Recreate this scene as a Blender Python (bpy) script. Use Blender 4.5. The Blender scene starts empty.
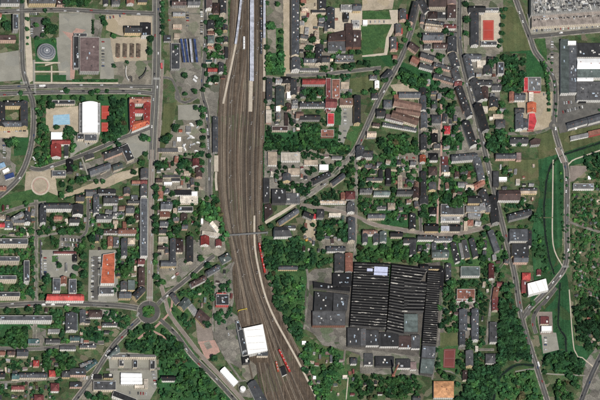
import bpy, math, random
import numpy as np
from mathutils import Vector
R_ = math.radians
sc = bpy.context.scene
# ---------------------------------------------------------------- camera, sky, sun, exposure
DIR = Vector((0.1731, 0.5010, -0.8480)).normalized()      # oblique view from the south-south-west
RIGHT = Vector((-DIR.z, 0.0, DIR.x)).normalized()
UP = RIGHT.cross(DIR).normalized()
DIST = 7000.0
CAM = -DIR * DIST
K = 36.0 / 280.0 / 600.0                                  # ray slope for one pixel of the 600 px wide photograph
cam = bpy.data.cameras.new('camera'); cam_o = bpy.data.objects.new('camera', cam)
sc.collection.objects.link(cam_o)
from mathutils import Matrix
m3 = Matrix((RIGHT, UP, -DIR)).transposed()
cam_o.matrix_world = Matrix.Translation(CAM) @ m3.to_4x4()
cam.lens = 280.0; cam.sensor_width = 36.0; cam.clip_start = 10.0; cam.clip_end = 30000.0
sc.camera = cam_o
SUN_EL = R_(56.0); SUN_AZ = R_(170.0)                     # azimuth clockwise from +Y
world = bpy.data.worlds.new('World'); sc.world = world; world.use_nodes = True
wn = world.node_tree; bg = wn.nodes['Background']
sky = wn.nodes.new('ShaderNodeTexSky'); sky.sky_type = 'NISHITA'; sky.sun_disc = False
sky.sun_elevation = SUN_EL; sky.sun_rotation = SUN_AZ; sky.altitude = 100.0
wn.links.new(sky.outputs[0], bg.inputs[0]); bg.inputs[1].default_value = 0.05
sun = bpy.data.lights.new('sun', 'SUN'); sun.energy = 5.0; sun.angle = R_(0.5); sun.color = (1.0, 0.96, 0.90)
sun_o = bpy.data.objects.new('sun', sun); sc.collection.objects.link(sun_o)
sdir = Vector((math.sin(SUN_AZ)*math.cos(SUN_EL), math.cos(SUN_AZ)*math.cos(SUN_EL), math.sin(SUN_EL)))
sun_o.rotation_euler = sdir.to_track_quat('Z', 'Y').to_euler(); sun_o.location = sdir*2000
sc.view_settings.view_transform = 'Standard'; sc.view_settings.look = 'None'
sc.view_settings.exposure = 0.0; sc.view_settings.gamma = 1.0; sc.view_settings.use_curve_mapping = False
sc.cycles.max_bounces = 5; sc.cycles.diffuse_bounces = 3; sc.cycles.glossy_bounces = 2; sc.cycles.transmission_bounces = 2

# ---------------------------------------------------------------- helpers
COL = sc.collection
rng = random.Random(7)
def at(px, py, z=0.0):
    """ground-plan point (height z) for a map coordinate; the map is 1.5 m per unit"""
    ray = DIR + RIGHT*((px-300.0)*K) + UP*((200.0-py)*K)
    t = (z - CAM.z) / ray.z
    p = CAM + ray*t
    return (p.x, p.y)
def vec(px, py, z=0.0):
    x, y = at(px, py, z); return Vector((x, y, z))
def mesh(name, verts, faces, mats=(), mi=None, uv=None, smooth=False):
    me = bpy.data.meshes.new(name); me.from_pydata(verts, [], faces)
    for m in mats: me.materials.append(m)
    if mi is not None: me.polygons.foreach_set('material_index', mi)
    if uv is not None:
        l = me.uv_layers.new(name='UVMap'); l.data.foreach_set('uv', np.array(uv, dtype=np.float32).ravel())
    if smooth: me.polygons.foreach_set('use_smooth', [True]*len(me.polygons))
    me.update(); return me
def link(name, data, parent=None, loc=None):
    o = bpy.data.objects.new(name, data); COL.objects.link(o)
    if loc is not None: o.location = loc
    if parent is not None: o.parent = parent
    return o
THINGS = []           # (object, description, px, py) that still need a label
def tag(o, label, cat, group=None):
    o['label'] = label; o['category'] = cat
    if group: o['group'] = group
    return o
def later(o, desc, cat, px, py, group=None):
    o['category'] = cat
    if group: o['group'] = group
    THINGS.append((o, desc, px, py)); return o
def empty(name, loc):
    o = link(name, None, None, loc); o.empty_display_size = 1.0; return o
def struct(o, label=None):
    o['kind'] = 'structure'
    if label: o['label'] = label
    return o

# ---------------------------------------------------------------- materials
def material(name, col, col2=None, scale=0.3, rough=0.85, fine=0.25, rand=0.0, spec=0.2, bump=0.0, detail=6, sharp=None, cells=None, streak=None):
    """two-tone procedural noise in metres plus a fine grain; rand varies brightness between objects"""
    m = bpy.data.materials.new(name); m.use_nodes = True
    nt = m.node_tree; N = nt.nodes; L = nt.links
    b = N['Principled BSDF']; b.inputs['Roughness'].default_value = rough
    b.inputs['Specular IOR Level'].default_value = spec
    if col2 is None: col2 = tuple(c*0.72 for c in col)
    geo = N.new('ShaderNodeNewGeometry')
    n1 = N.new('ShaderNodeTexNoise'); n1.inputs['Scale'].default_value = scale; n1.inputs['Detail'].default_value = detail; n1.inputs['Roughness'].default_value = 0.62
    L.new(geo.outputs['Position'], n1.inputs['Vector'])
    rmp = N.new('ShaderNodeMapRange'); rmp.inputs['From Min'].default_value = 0.36 if sharp is None else 0.5-sharp; rmp.inputs['From Max'].default_value = 0.64 if sharp is None else 0.5+sharp
    L.new(n1.outputs['Fac'], rmp.inputs['Value'])
    mix = N.new('ShaderNodeMix'); mix.data_type = 'RGBA'
    mix.inputs[6].default_value = (*col, 1); mix.inputs[7].default_value = (*col2, 1)
    L.new(rmp.outputs[0], mix.inputs[0])
    out = mix.outputs[2]
    n2 = N.new('ShaderNodeTexNoise'); n2.inputs['Scale'].default_value = 0.9; n2.inputs['Detail'].default_value = 3
    L.new(geo.outputs['Position'], n2.inputs['Vector'])
    r2 = N.new('ShaderNodeMapRange'); r2.inputs['From Min'].default_value = 0.3; r2.inputs['From Max'].default_value = 0.7
    r2.inputs['To Min'].default_value = 1-fine; r2.inputs['To Max'].default_value = 1+fine
    L.new(n2.outputs['Fac'], r2.inputs['Value'])
    val = r2.outputs[0]
    if cells:           # plots and worn areas of different tone, cell by cell
        vo = N.new('ShaderNodeTexVoronoi'); vo.inputs['Scale'].default_value = cells[0]; vo.inputs['Randomness'].default_value = .9
        wv = N.new('ShaderNodeVectorMath'); wv.operation = 'MULTIPLY_ADD'; wv.inputs[1].default_value = (6, 6, 6); L.new(n1.outputs['Color'], wv.inputs[0]); L.new(geo.outputs['Position'], wv.inputs[2])
        L.new(wv.outputs[0], vo.inputs['Vector'])
        sp = N.new('ShaderNodeSeparateColor'); L.new(vo.outputs['Color'], sp.inputs[0])
        m4 = N.new('ShaderNodeMix'); m4.data_type = 'RGBA'; m4.inputs[7].default_value = (*cells[2], 1); L.new(out, m4.inputs[6])
        r5 = N.new('ShaderNodeMapRange'); r5.inputs['From Min'].default_value = 1-cells[3]; r5.inputs['From Max'].default_value = 1.0; r5.inputs['To Max'].default_value = .85; L.new(sp.outputs[1], r5.inputs['Value']); L.new(r5.outputs[0], m4.inputs[0]); out = m4.outputs[2]
        r4 = N.new('ShaderNodeMapRange'); r4.inputs['To Min'].default_value = 1-cells[1]; r4.inputs['To Max'].default_value = 1+cells[1]; L.new(sp.outputs[0], r4.inputs['Value'])
        mu = N.new('ShaderNodeMath'); mu.operation = 'MULTIPLY'; L.new(val, mu.inputs[0]); L.new(r4.outputs[0], mu.inputs[1]); val = mu.outputs[0]
    if streak:          # oil and rust lines that run with the tracks
        mp = N.new('ShaderNodeMapping'); mp.inputs['Scale'].default_value = (streak[0], streak[0]*.012, 1); L.new(geo.outputs['Position'], mp.inputs['Vector'])
        ns = N.new('ShaderNodeTexNoise'); ns.inputs['Scale'].default_value = 1.0; ns.inputs['Detail'].default_value = 3; L.new(mp.outputs[0], ns.inputs['Vector'])
        r6 = N.new('ShaderNodeMapRange'); r6.inputs['From Min'].default_value = .3; r6.inputs['From Max'].default_value = .7; r6.inputs['To Min'].default_value = 1-streak[1]; r6.inputs['To Max'].default_value = 1+streak[1]; L.new(ns.outputs['Fac'], r6.inputs['Value'])
        mu = N.new('ShaderNodeMath'); mu.operation = 'MULTIPLY'; L.new(val, mu.inputs[0]); L.new(r6.outputs[0], mu.inputs[1]); val = mu.outputs[0]
    if rand > 0:
        oi = N.new('ShaderNodeObjectInfo')
        r3 = N.new('ShaderNodeMapRange'); r3.inputs['To Min'].default_value = 1-rand; r3.inputs['To Max'].default_value = 1+rand
        L.new(oi.outputs['Random'], r3.inputs['Value'])
        mu = N.new('ShaderNodeMath'); mu.operation = 'MULTIPLY'; L.new(val, mu.inputs[0]); L.new(r3.outputs[0], mu.inputs[1]); val = mu.outputs[0]
    sc_ = N.new('ShaderNodeVectorMath'); sc_.operation = 'SCALE'
    L.new(out, sc_.inputs[0]); L.new(val, sc_.inputs[3])
    L.new(sc_.outputs[0], b.inputs['Base Color'])
    if bump > 0:
        bp = N.new('ShaderNodeBump'); bp.inputs['Strength'].default_value = bump; bp.inputs['Distance'].default_value = 0.3
        L.new(n2.outputs['Fac'], bp.inputs['Height']); L.new(bp.outputs[0], b.inputs['Normal'])
    m['val'] = 0
    return m
def add_ribs(m, pitch, depth, axis=0):
    """dark seams at a real pitch (metres) across a roof, from its UVs"""
    nt = m.node_tree; N = nt.nodes; L = nt.links; b = N['Principled BSDF']
    src = b.inputs['Base Color'].links[0].from_socket
    uv = N.new('ShaderNodeUVMap'); sp = N.new('ShaderNodeSeparateXYZ'); L.new(uv.outputs[0], sp.inputs[0])
    dv = N.new('ShaderNodeMath'); dv.operation = 'DIVIDE'; dv.inputs[1].default_value = pitch; L.new(sp.outputs[axis], dv.inputs[0])
    fr = N.new('ShaderNodeMath'); fr.operation = 'FRACT'; L.new(dv.outputs[0], fr.inputs[0])
    lt = N.new('ShaderNodeMath'); lt.operation = 'LESS_THAN'; lt.inputs[1].default_value = 0.14; L.new(fr.outputs[0], lt.inputs[0])
    mr = N.new('ShaderNodeMapRange'); mr.inputs['To Min'].default_value = 1.0; mr.inputs['To Max'].default_value = 1-depth; L.new(lt.outputs[0], mr.inputs['Value'])
    # panels of slightly different age
    fl = N.new('ShaderNodeMath'); fl.operation = 'FLOOR'; L.new(dv.outputs[0], fl.inputs[0])
    wn_ = N.new('ShaderNodeTexWhiteNoise'); wn_.noise_dimensions = '1D'; L.new(fl.outputs[0], wn_.inputs['W'])
    mr2 = N.new('ShaderNodeMapRange'); mr2.inputs['To Min'].default_value = 1-depth*0.5; mr2.inputs['To Max'].default_value = 1+depth*0.5; L.new(wn_.outputs['Value'], mr2.inputs['Value'])
    mu = N.new('ShaderNodeMath'); mu.operation = 'MULTIPLY'; L.new(mr.outputs[0], mu.inputs[0]); L.new(mr2.outputs[0], mu.inputs[1])
    s = N.new('ShaderNodeVectorMath'); s.operation = 'SCALE'; L.new(src, s.inputs[0]); L.new(mu.outputs[0], s.inputs[3])
    L.new(s.outputs[0], b.inputs['Base Color']); return m
def facade(name, col):
    """rendered wall with rows of windows too small to pick apart from the air (UV in metres)"""
    m = material(name, col, tuple(c*0.8 for c in col), 0.15, 0.9, 0.12, 0.18)
    nt = m.node_tree; N = nt.nodes; L = nt.links; b = N['Principled BSDF']
    src = b.inputs['Base Color'].links[0].from_socket
    uv = N.new('ShaderNodeUVMap'); sp = N.new('ShaderNodeSeparateXYZ'); L.new(uv.outputs[0], sp.inputs[0])
    def band(sock, pitch, lo, hi):
        d = N.new('ShaderNodeMath'); d.operation = 'DIVIDE'; d.inputs[1].default_value = pitch; L.new(sock, d.inputs[0])
        f = N.new('ShaderNodeMath'); f.operation = 'FRACT'; L.new(d.outputs[0], f.inputs[0])
        a = N.new('ShaderNodeMath'); a.operation = 'GREATER_THAN'; a.inputs[1].default_value = lo; L.new(f.outputs[0], a.inputs[0])
        c = N.new('ShaderNodeMath'); c.operation = 'LESS_THAN'; c.inputs[1].default_value = hi; L.new(f.outputs[0], c.inputs[0])
        x = N.new('ShaderNodeMath'); x.operation = 'MULTIPLY'; L.new(a.outputs[0], x.inputs[0]); L.new(c.outputs[0], x.inputs[1]); return x.outputs[0]
    mu = N.new('ShaderNodeMath'); mu.operation = 'MULTIPLY'
    L.new(band(sp.outputs[0], 3.1, 0.36, 0.68), mu.inputs[0]); L.new(band(sp.outputs[1], 3.0, 0.36, 0.8), mu.inputs[1])
    mx = N.new('ShaderNodeMix'); mx.data_type = 'RGBA'; L.new(mu.outputs[0], mx.inputs[0]); L.new(src, mx.inputs[6]); mx.inputs[7].default_value = (0.05, 0.055, 0.065, 1)
    L.new(mx.outputs[2], b.inputs['Base Color']); return m

ROOF = {}
for k, c, word in [
    ('bk', (.013, .013, .015), 'black'), ('dg', (.040, .041, .044), 'dark grey'), ('mg', (.085, .086, .09), 'grey'),
    ('sl', (.078, .083, .092), 'slate grey'), ('lg', (.24, .24, .24), 'pale grey'), ('br', (.062, .04, .037), 'dark brown'),
    ('rd', (.35, .058, .052), 'red'), ('rp', (.50, .055, .065), 'bright red'), ('or', (.43, .115, .06), 'orange'),
    ('tc', (.25, .11, .08), 'terracotta'), ('tn', (.44, .36, .28), 'tan'), ('wh', (.88, .88, .87), 'white'),
    ('pk', (.205, .15, .145), 'dusky pink'), ('bl', (.04, .075, .22), 'blue'), ('lb', (.24, .38, .52), 'light blue'),
    ('lv', (.46, .48, .55), 'pale lilac grey'), ('gg', (.10, .125, .12), 'green grey'), ('te', (.05, .10, .10), 'teal'),
    ('cr', (.58, .52, .44), 'cream'), ('mr', (.15, .045, .045), 'maroon'), ('bf', (.50, .26, .13), 'buff orange'), ('gb', (.165, .10, .078), 'rusty brown'), ('st', (.15, .118, .09), 'stall brown'), ('cg', (.20, .20, .19), 'cluttered grey'), ('pc', (.50, .43, .38), 'pale pink')]:
    m = material('roof_'+word.replace(' ', '_'), c, tuple(x*(0.55 if k != 'wh' else .9) for x in c), 0.12, 0.75, 0.2 if k != 'wh' else .05, 0.42 if k not in ('wh', 'rp', 'lv') else .05, 0.3)
    add_ribs(m, 2.4 if k not in ('tc', 'rd', 'or') else 1.2, {'wh': .1, 'lv': .08}.get(k, .22))
    ROOF[k] = (m, word)
WALL = {k: facade('facade_'+w, c) for k, w, c in [('c', 'cream', (.62, .54, .43)), ('w', 'white', (.72, .70, .66)), ('p', 'pink', (.58, .40, .32)),
        ('y', 'ochre', (.60, .47, .28)), ('g', 'grey', (.34, .33, .31)), ('b', 'brick', (.24, .12, .085)), ('d', 'dark', (.10, .095, .09)), ('r', 'red', (.48, .10, .09))]}
M_CHIM = material('chimney_brick', (.30, .15, .11), None, .8, .9, .3, .3)
M_PALE = material('pale_render', (.62, .60, .56), None, .4, .9, .15, .1)
M_VENT = material('vent_metal', (.40, .41, .42), None, .6, .5, .15, .3, .5)
M_GLASS = material('skylight_glass', (.42, .50, .58), (.25, .31, .37), .5, .25, .15, .2, .5)
M_DARK = material('dark_steel', (.05, .05, .055), None, .5, .6, .15, .2, .4)
M_CONC = material('concrete', (.36, .34, .31), None, .3, .9, .15, .1)
M_TRUNK = material('bark', (.09, .065, .045), None, 1.5, .95, .3, .2)
def leafmat(name, c, c2):
    m = material(name, c, c2, 0.07, .8, .35, .32, .15, sharp=.16, detail=2)
    nt = m.node_tree; N = nt.nodes; L = nt.links; b = N['Principled BSDF']
    src = b.inputs['Base Color'].links[0].from_socket
    at_ = N.new('ShaderNodeAttribute'); at_.attribute_name = 'tone'
    s = N.new('ShaderNodeVectorMath'); s.operation = 'SCALE'; L.new(src, s.inputs[0]); L.new(at_.outputs['Fac'], s.inputs[3])
    L.new(s.outputs[0], b.inputs['Base Color']); return m
LEAF = [leafmat('foliage_dark', (.028, .078, .028), (.012, .044, .020)), leafmat('foliage_green', (.044, .110, .032), (.018, .068, .026)),
        leafmat('foliage_fresh', (.05, .13, .03), (.032, .095, .026)), leafmat('foliage_brownish', (.07, .065, .03), (.045, .05, .025))]
GROUND = {
    'lawn': material('lawn_grass', (.050, .102, .036), (.032, .074, .029), .13, .95, .4, 0, .1, .3, cells=(.06, .16, (.08, .08, .04), .2)),
    'meadow': material('meadow_grass', (.028, .088, .032), (.020, .066, .027), .11, .95, .4, 0, .1, .3, cells=(.035, .16, (.035, .07, .028), .4)),
    'bright': material('creek_meadow_grass', (.027, .082, .033), (.016, .055, .024), .045, .95, .35, 0, .1, .3, cells=(.05, .2, (.045, .072, .03), .4), streak=(.22, .22)),
    'dry': material('dry_grass', (.090, .098, .046), (.06, .078, .036), .05, .95, .25, 0, .1, .3, cells=(.03, .12, (.12, .10, .06), .25), streak=(.2, .18)),
    'scrub': material('scrub_grass', (.034, .072, .029), (.075, .084, .045), .13, .95, .45, 0, .1, .4, cells=(.10, .38, (.15, .13, .095), .26)),
    'garden': material('garden_ground', (.034, .072, .029), (.09, .092, .052), .16, .95, .45, 0, .1, .4, sharp=.09, cells=(.11, .4, (.20, .165, .12), .25)),
    'yard': material('yard_earth', (.215, .195, .16), (.14, .130, .108), .09, .95, .3, 0, .1, .1, cells=(.075, .25, (.05, .08, .036), .34)),
    'sand': material('sandy_earth', (.37, .315, .24), (.28, .24, .18), .08, .95, .2, 0, .1, .1, cells=(.04, .12, (.30, .25, .17), .3)),
    'gravel': material('gravel', (.18, .168, .145), (.12, .113, .10), .1, .95, .35, 0, .1, .2, cells=(.085, .28, (.045, .075, .034), .34)),
    'plaza': material('plaza_paving', (.24, .233, .20), (.195, .19, .162), .06, .9, .12, 0, .2, cells=(.06, .08, (.2, .2, .18), .3)),
    'pave': material('cream_paving', (.44, .39, .31), (.36, .315, .255), .15, .9, .14, 0, .2),
    'kerb': material('kerb_paving', (.27, .25, .215), (.17, .16, .135), .12, .9, .35, 0, .2, cells=(.09, .2, (.07, .09, .045), .3)),
    'rose': material('rose_paving', (.38, .235, .195), (.28, .19, .16), .2, .9, .2, 0, .2),
    'tar': material('asphalt', (.115, .110, .100), (.080, .078, .073), .09, .9, .2, 0, .2, cells=(.05, .16, (.08, .076, .072), .3)),
    'wear': material('tyre_worn_asphalt', (.082, .079, .074), (.062, .061, .058), .12, .9, .2, 0, .2),
    'tard': material('dark_asphalt', (.062, .062, .062), (.048, .048, .05), .07, .9, .13, 0, .2),
    'mauve': material('worn_brown_asphalt', (.22, .185, .16), (.155, .132, .115), .07, .9, .18, 0, .2),
    'works': material('oily_works_yard', (.105, .095, .084), (.075, .070, .064), .09, .9, .3, 0, .2, cells=(.05, .2, (.05, .065, .035), .18)),
    'court': material('red_court_surface', (.37, .055, .040), (.29, .048, .036), .05, .85, .07, 0, .2),
    'clay': material('clay_court_surface', (.155, .045, .042), (.125, .04, .038), .08, .9, .1, 0, .2),
    'kerbgrass': material('verge_grass', (.075, .10, .045), (.10, .10, .06), .12, .95, .3, 0, .1),
    'paint': material('road_paint', (.50, .50, .48), (.30, .30, .29), 1.2, .8, .1, 0, .2),
}
# ---------------------------------------------------------------- ground and its patches
g = struct(link('ground', mesh('ground', [(-9000, -9000, 0), (9000, -9000, 0), (9000, 9000, 0), (-9000, 9000, 0)], [(0, 1, 2, 3)], [GROUND['garden']])), 'patchy green and earthy town ground')
SHEETS = []            # (z, test) for standing things on the topmost sheet
def inside(poly, x, y):
    c = False; j = len(poly)-1
    for i in range(len(poly)):
        (xi, yi), (xj, yj) = poly[i], poly[j]
        if (yi > y) != (yj > y) and x < (xj-xi)*(y-yi)/(yj-yi)+xi: c = not c
        j = i
    return c
def near_line(line, x, y, d):
    for (x0, y0), (x1, y1) in zip(line, line[1:]):
        dx, dy = x1-x0, y1-y0; l2 = dx*dx+dy*dy or 1e-9
        t = max(0, min(1, ((x-x0)*dx+(y-y0)*dy)/l2))
        if (x-x0-t*dx)**2+(y-y0-t*dy)**2 <= d*d: return True
    return False
def top_z(x, y):
    z = 0.0
    for zz, kind, data, w in SHEETS:
        if zz > z and (inside(data, x, y) if kind == 'p' else near_line(data, x, y, w/2)): z = zz
    return z
ZP = [0.03]
def rough_edge(poly, amp, seed):
    """break straight edges of earth and grass into an uneven outline"""
    r = random.Random(seed); out = []
    for i in range(len(poly)):
        (x0, y0), (x1, y1) = poly[i], poly[(i+1) % len(poly)]
        n = max(1, int(math.hypot(x1-x0, y1-y0)/2.5))
        for k in range(n):
            t = k/n; out.append((x0+(x1-x0)*t+r.uniform(-amp, amp), y0+(y1-y0)*t+r.uniform(-amp, amp)))
    return out
def patch(name, mat, poly, z=None):
    if z is None: ZP[0] += 0.006; z = ZP[0]
    p2 = rough_edge(poly, .35, len(SHEETS)) if mat in ('lawn', 'meadow', 'bright', 'dry', 'scrub', 'garden', 'yard', 'sand', 'gravel') else poly
    vs = [(*at(x, y), z) for x, y in p2]
    me = bpy.data.meshes.new(name)
    import mathutils
    tris = mathutils.geometry.tessellate_polygon([[Vector(v) for v in vs]])
    me.from_pydata(vs, [], [tuple(t) for t in tris]); me.materials.append(GROUND[mat]); me.update()
    SHEETS.append((z, 'p', poly, 0))
    return struct(link(name, me))
def rect(x0, y0, x1, y1): return [(x0, y0), (x1, y0), (x1, y1), (x0, y1)]
def disc(cx, cy, r, n=28): return [(cx+r*math.cos(2*math.pi*i/n), cy+r*math.sin(2*math.pi*i/n)) for i in range(n)]
def nums(s): return [float(v) for v in s.split()]
def pairs(s): v = nums(s); return list(zip(v[::2], v[1::2]))
PATCHES = '''
scrub scrub 0 0 600 0 600 400 0 400
yard yard 168 0 228 0 228 60 200 100 170 80
gravel gravel 203 60 228 60 218 100 212 200 203 200 200 100
plaza plaza 59 13 92 13 92 38 72 38 72 60 62 75 59 75
plaza plaza 100 38 114 38 114 82 100 82
gravel gravel 92 14 100 14 100 40 92 40
yard sand 106 14 153 14 153 36 122 36 106 30
market_ground sand 110 37 147 37 147 62 114 62
yard yard 114 62 152 60 152 85 114 85
plaza plaza -5 54 20 50 21 80 -5 82
pavement pave 25 0 28 0 31 40 34 80 27 84 25 40
parking_lot tar 30 17 44 17 44 38 32 38
pavement pave 45 62 60 58 60 62 45 66
plaza plaza 55 38 72 33 72 80 60 80 57 60
pavement rose 62 31 72 33 76 28 86 30 79 35 74 80 70 78 71 40
lawn meadow 34 40 56 38 58 62 36 66
lawn meadow 36 75 50 75 50 81 36 81
lawn meadow 53 75 66 75 66 81 53 81
lawn meadow 36 67 50 67 50 70 36 70
lawn lawn 20 92 150 92 150 101 20 101
lawn meadow 72 79 118 79 118 82 72 82
yard sand -3 130 28 130 28 137 -3 138
parking_lot gravel -3 138 12 138 10 160 16 165 14 185 -3 190
lawn meadow 14 138 29 138 27 155 14 156
yard sand 46 108 78 106 80 132 58 133 46 130
parking_lot plaza 72 133 100 133 98 142 78 152 70 158
lawn meadow 100 100 128 100 128 132 108 150 100 135
court_surround plaza 112 146 132 130 150 128 148 150 128 165
yard sand 26 172 54 168 58 195 40 205 24 198
path sand 60 196 90 184 120 172 138 168 138 175 100 190 62 200
yard gravel 80 165 120 150 140 160 100 182 84 180
plaza gravel 174 40 200 36 202 70 198 98 182 98 170 72
yard plaza 178 105 200 104 200 122 178 122
yard yard 160 120 205 120 205 200 158 200
lawn dry 164 104 177 102 172 128 160 160 158 160
meadow lawn 0 196 40 188 58 196 58 203 36 202 10 208 0 212
yard gravel 60 234 82 236 82 250 58 250
yard plaza 41 250 76 250 78 276 52 278 42 275
parking_lot plaza 89 250 118 250 118 302 88 302
parking_lot tar 93 256 99 256 98 300 92 300
yard yard 158 240 182 240 178 285 156 290
yard yard 200 218 222 218 226 250 218 262 200 262
yard gravel 180 240 202 240 202 262 176 284
yard gravel 214 275 232 262 234 300 226 330 214 320
lawn lawn 162 300 196 286 215 290 200 300 180 332 168 318
lawn lawn 52 256 58 256 58 262 52 262
yard plaza 100 309 116 312 120 330 104 322
lawn meadow 79 331 104 331 102 345 79 345
lawn meadow 0 318 52 327 28 330 28 347 0 346
yard gravel 30 325 46 330 46 346 38 346
yard yard 80 376 110 376 92 400 80 400
yard plaza 108 352 156 354 158 386 150 400 112 400
meadow meadow 158 345 180 335 210 372 238 402 160 402
park lawn 130 325 165 325 180 345 158 356 128 352
yard mauve 195 318 212 318 214 345 198 344
court_surround rose 198 342 216 340 220 352 206 360
yard gravel 214 300 240 318 242 370 225 360 215 340
yard yard 242 362 256 360 258 372 250 384 242 376
tank_yard gravel 236 380 252 380 252 398 240 396
yard yard 266 0 283 0 283 54 268 54
scrub lawn 276 28 284 28 284 54 276 54
sand_road sand 283 0 291 0 291 76 284 76
wood_floor meadow 265 54 284 52 284 75 266 75
yard gravel 266 76 300 78 302 132 266 132
lawn meadow 264 131 300 131 340 128 352 142 350 152 264 150
yard gravel 264 150 300 150 320 160 318 185 264 200
yard yard 300 150 336 148 340 160 316 172 300 168
yard sand 300 0 319 0 319 40 300 44
yard pave 334 8 362 8 362 40 334 32
yard yard 300 40 330 40 330 70 300 70
field sand 362 -3 395 -3 392 9 362 11
lawn lawn 363 11 388 11 390 19 363 19
lawn lawn 361 25 391 25 389 52 362 56
path pave 362 19.5 398 19.5 398 24 362 24.5
path pave 389 10 399 10 397 24 391 36 387 55 362 58 362 55.5 384 53 386 38 392 24
lawn meadow 362 57 392 55 396 66 366 68
lawn dry 350 79 372 76 374 92 350 92
yard yard 326 78 350 76 348 112 326 112
gravel_yard plaza 340 106 353 106 354 124 348 146 338 142
lawn meadow 335 106 341 106 341 125 335 125
lawn lawn 350 126 362 124 352 150 342 148
yard sand 390 85 420 82 420 95 398 98
yard gravel 420 0 457 0 458 50 470 100 420 100
lawn meadow 395 60 430 72 440 90 420 92 400 80
yard yard 462 0 503 0 503 54 464 54
yard gravel 466 54 496 54 500 100 474 100
court_surround pave 481 13 500 13 500 46 481 46
field dry 500 8 524 6 530 34 534 50 503 52
lawn meadow 510 52 540 50 560 78 526 78 510 70
wood_floor scrub 500 52 526 54 526 94 500 94
lawn lawn 534 38 556 38 556 78 548 66
lot plaza 527 14 602 8 602 28 530 34
plaza gravel 545 34 562 34 562 120 552 120
factory_yard tar 556 94 602 90 602 128 560 136 555 110
verge sand 516 92 553 92 552 128 520 134
scrub dry 540 138 602 124 602 146 566 158 552 160
verge dry 536 135 552 132 548 160 540 168
field dry 508 160 540 160 538 180 510 182
meadow bright 538 160 552 156 602 140 602 158 572 166 564 172 562 250 553 268 530 300 546 370 580 372 600 350 575 345 568 280 562 262 534 282 532 230 540 195
lawn bright 529 236 536 232 545 262 550 284 540 296 534 268
yard mauve 570 166 586 166 589 180 570 182
allotments garden 572 182 602 160 602 352 580 346 572 285
lawn meadow 378 154 410 155 412 168 380 166
yard yard 395 155 418 152 418 170 398 168
yard yard 396 172 416 174 416 192 398 190
yard gravel 420 108 472 106 490 156 420 158
lawn meadow 442 132 462 132 462 150 442 152
lawn meadow 444 180 462 182 462 206 442 206
yard gravel 441 206 480 204 480 232 441 234
gardens lawn 440 240 500 236 506 270 442 266
yard gravel 425 262 442 266 440 290 428 288
yard gravel 330 206 352 206 352 222 330 222
yard sand 306 218 318 218 314 244 302 246
yard yard 318 240 356 238 356 252 320 252
lawn lawn 356 236 432 238 432 263 356 262
lawn meadow 378 205 408 205 412 228 382 225
gravel_yard gravel 306 270 332 268 332 284 316 285 314 300 304 292
factory_yard works 304 282 440 262 444 330 432 378 404 372 350 352 306 330
factory_yard gravel 306 325 348 326 352 352 322 345
scrub lawn 262 236 304 238 330 258 308 274 300 330 318 345 345 352 350 402 320 402 296 350 268 290
lawn dry 440 333 458 333 458 350 440 350
court_surround lawn 438 346 460 346 460 374 438 372
yard gravel 456 300 480 300 476 350 458 350
yard plaza 541 332 556 333 559 350 543 354
yard mauve 536 312 552 312 553 334 540 335
lawn lawn 498 372 534 366 546 402 492 402
lot gravel 585 362 602 340 602 402 580 402
yard gravel 360 352 440 360 430 376 360 374
lawn lawn 342 372 360 376 356 402 344 402
'''
for ln in PATCHES.strip().splitlines():
    a = ln.split(); v = [float(t) for t in a[2:]]
    patch(a[0], a[1], list(zip(v[::2], v[1::2])))
# ---------------------------------------------------------------- roads: pavement ribbon below, carriageway above
def smooth(line, step=4.0):
    if len(line) < 3: 
        (x0, y0), (x1, y1) = line; n = max(1, int(math.hypot(x1-x0, y1-y0)/12)); return [(x0+(x1-x0)*i/n, y0+(y1-y0)*i/n) for i in range(n+1)]
    P = [line[0]]+list(line)+[line[-1]]; out = []
    for i in range(1, len(P)-2):
        p0, p1, p2, p3 = [np.array(p) for p in P[i-1:i+3]]
        n = max(1, int(np.linalg.norm(p2-p1)/step))
        for k in range(n):
            t = k/n
            q = 0.5*((2*p1)+(-p0+p2)*t+(2*p0-5*p1+4*p2-p3)*t*t+(-p0+3*p1-3*p2+p3)*t**3)
            out.append((float(q[0]), float(q[1])))
    out.append(tuple(line[-1])); return out
def offset(line, d):
    out = []
    for i, (x, y) in enumerate(line):
        a = line[max(0, i-1)]; b = line[min(len(line)-1, i+1)]
        dx, dy = b[0]-a[0], b[1]-a[1]; l = math.hypot(dx, dy) or 1
        out.append((x-dy/l*d, y+dx/l*d))
    return out
def ribbon_mesh(name, line, w, z, mat, w2=None):
    n = len(line); vs = []; fs = []
    for i, (x, y) in enumerate(line):
        a = line[max(0, i-1)]; b = line[min(n-1, i+1)]
        dx, dy = b[0]-a[0], b[1]-a[1]; l = math.hypot(dx, dy) or 1
        ww = w if w2 is None else w+(w2-w)*i/(n-1)
        nx, ny = -dy/l*ww/2, dx/l*ww/2
        vs += [(*at(x+nx, y+ny), z), (*at(x-nx, y-ny), z)]
    fs = [(2*i, 2*i+1, 2*i+3, 2*i+2) for i in range(n-1)]
    return mesh(name, vs, fs, [mat])
ZR = [1.0]
ROADS = []
def road(name, mat, w, line, pave=0.9, pm='kerb'):
    line = smooth(line)
    if pave > 0:
        z = 0.86+0.0012*len(ROADS)
        struct(link('pavement', ribbon_mesh('pavement', line, w+2*pave, z, GROUND[pm]))); SHEETS.append((z, 'l', line, w+2*pave))
    ZR[0] += 0.004
    struct(link(name, ribbon_mesh(name, line, w, ZR[0], GROUND[mat]))); SHEETS.append((ZR[0], 'l', line, w))
    if w >= 3.1 and mat == 'tar':
        for sd in (-1, 1): struct(link('wheel_track', ribbon_mesh('wheel_track', offset(line, sd*w*.25), w*.2, ZR[0]+.002, GROUND['wear'])))
    ROADS.append((line, w)); return line
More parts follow.
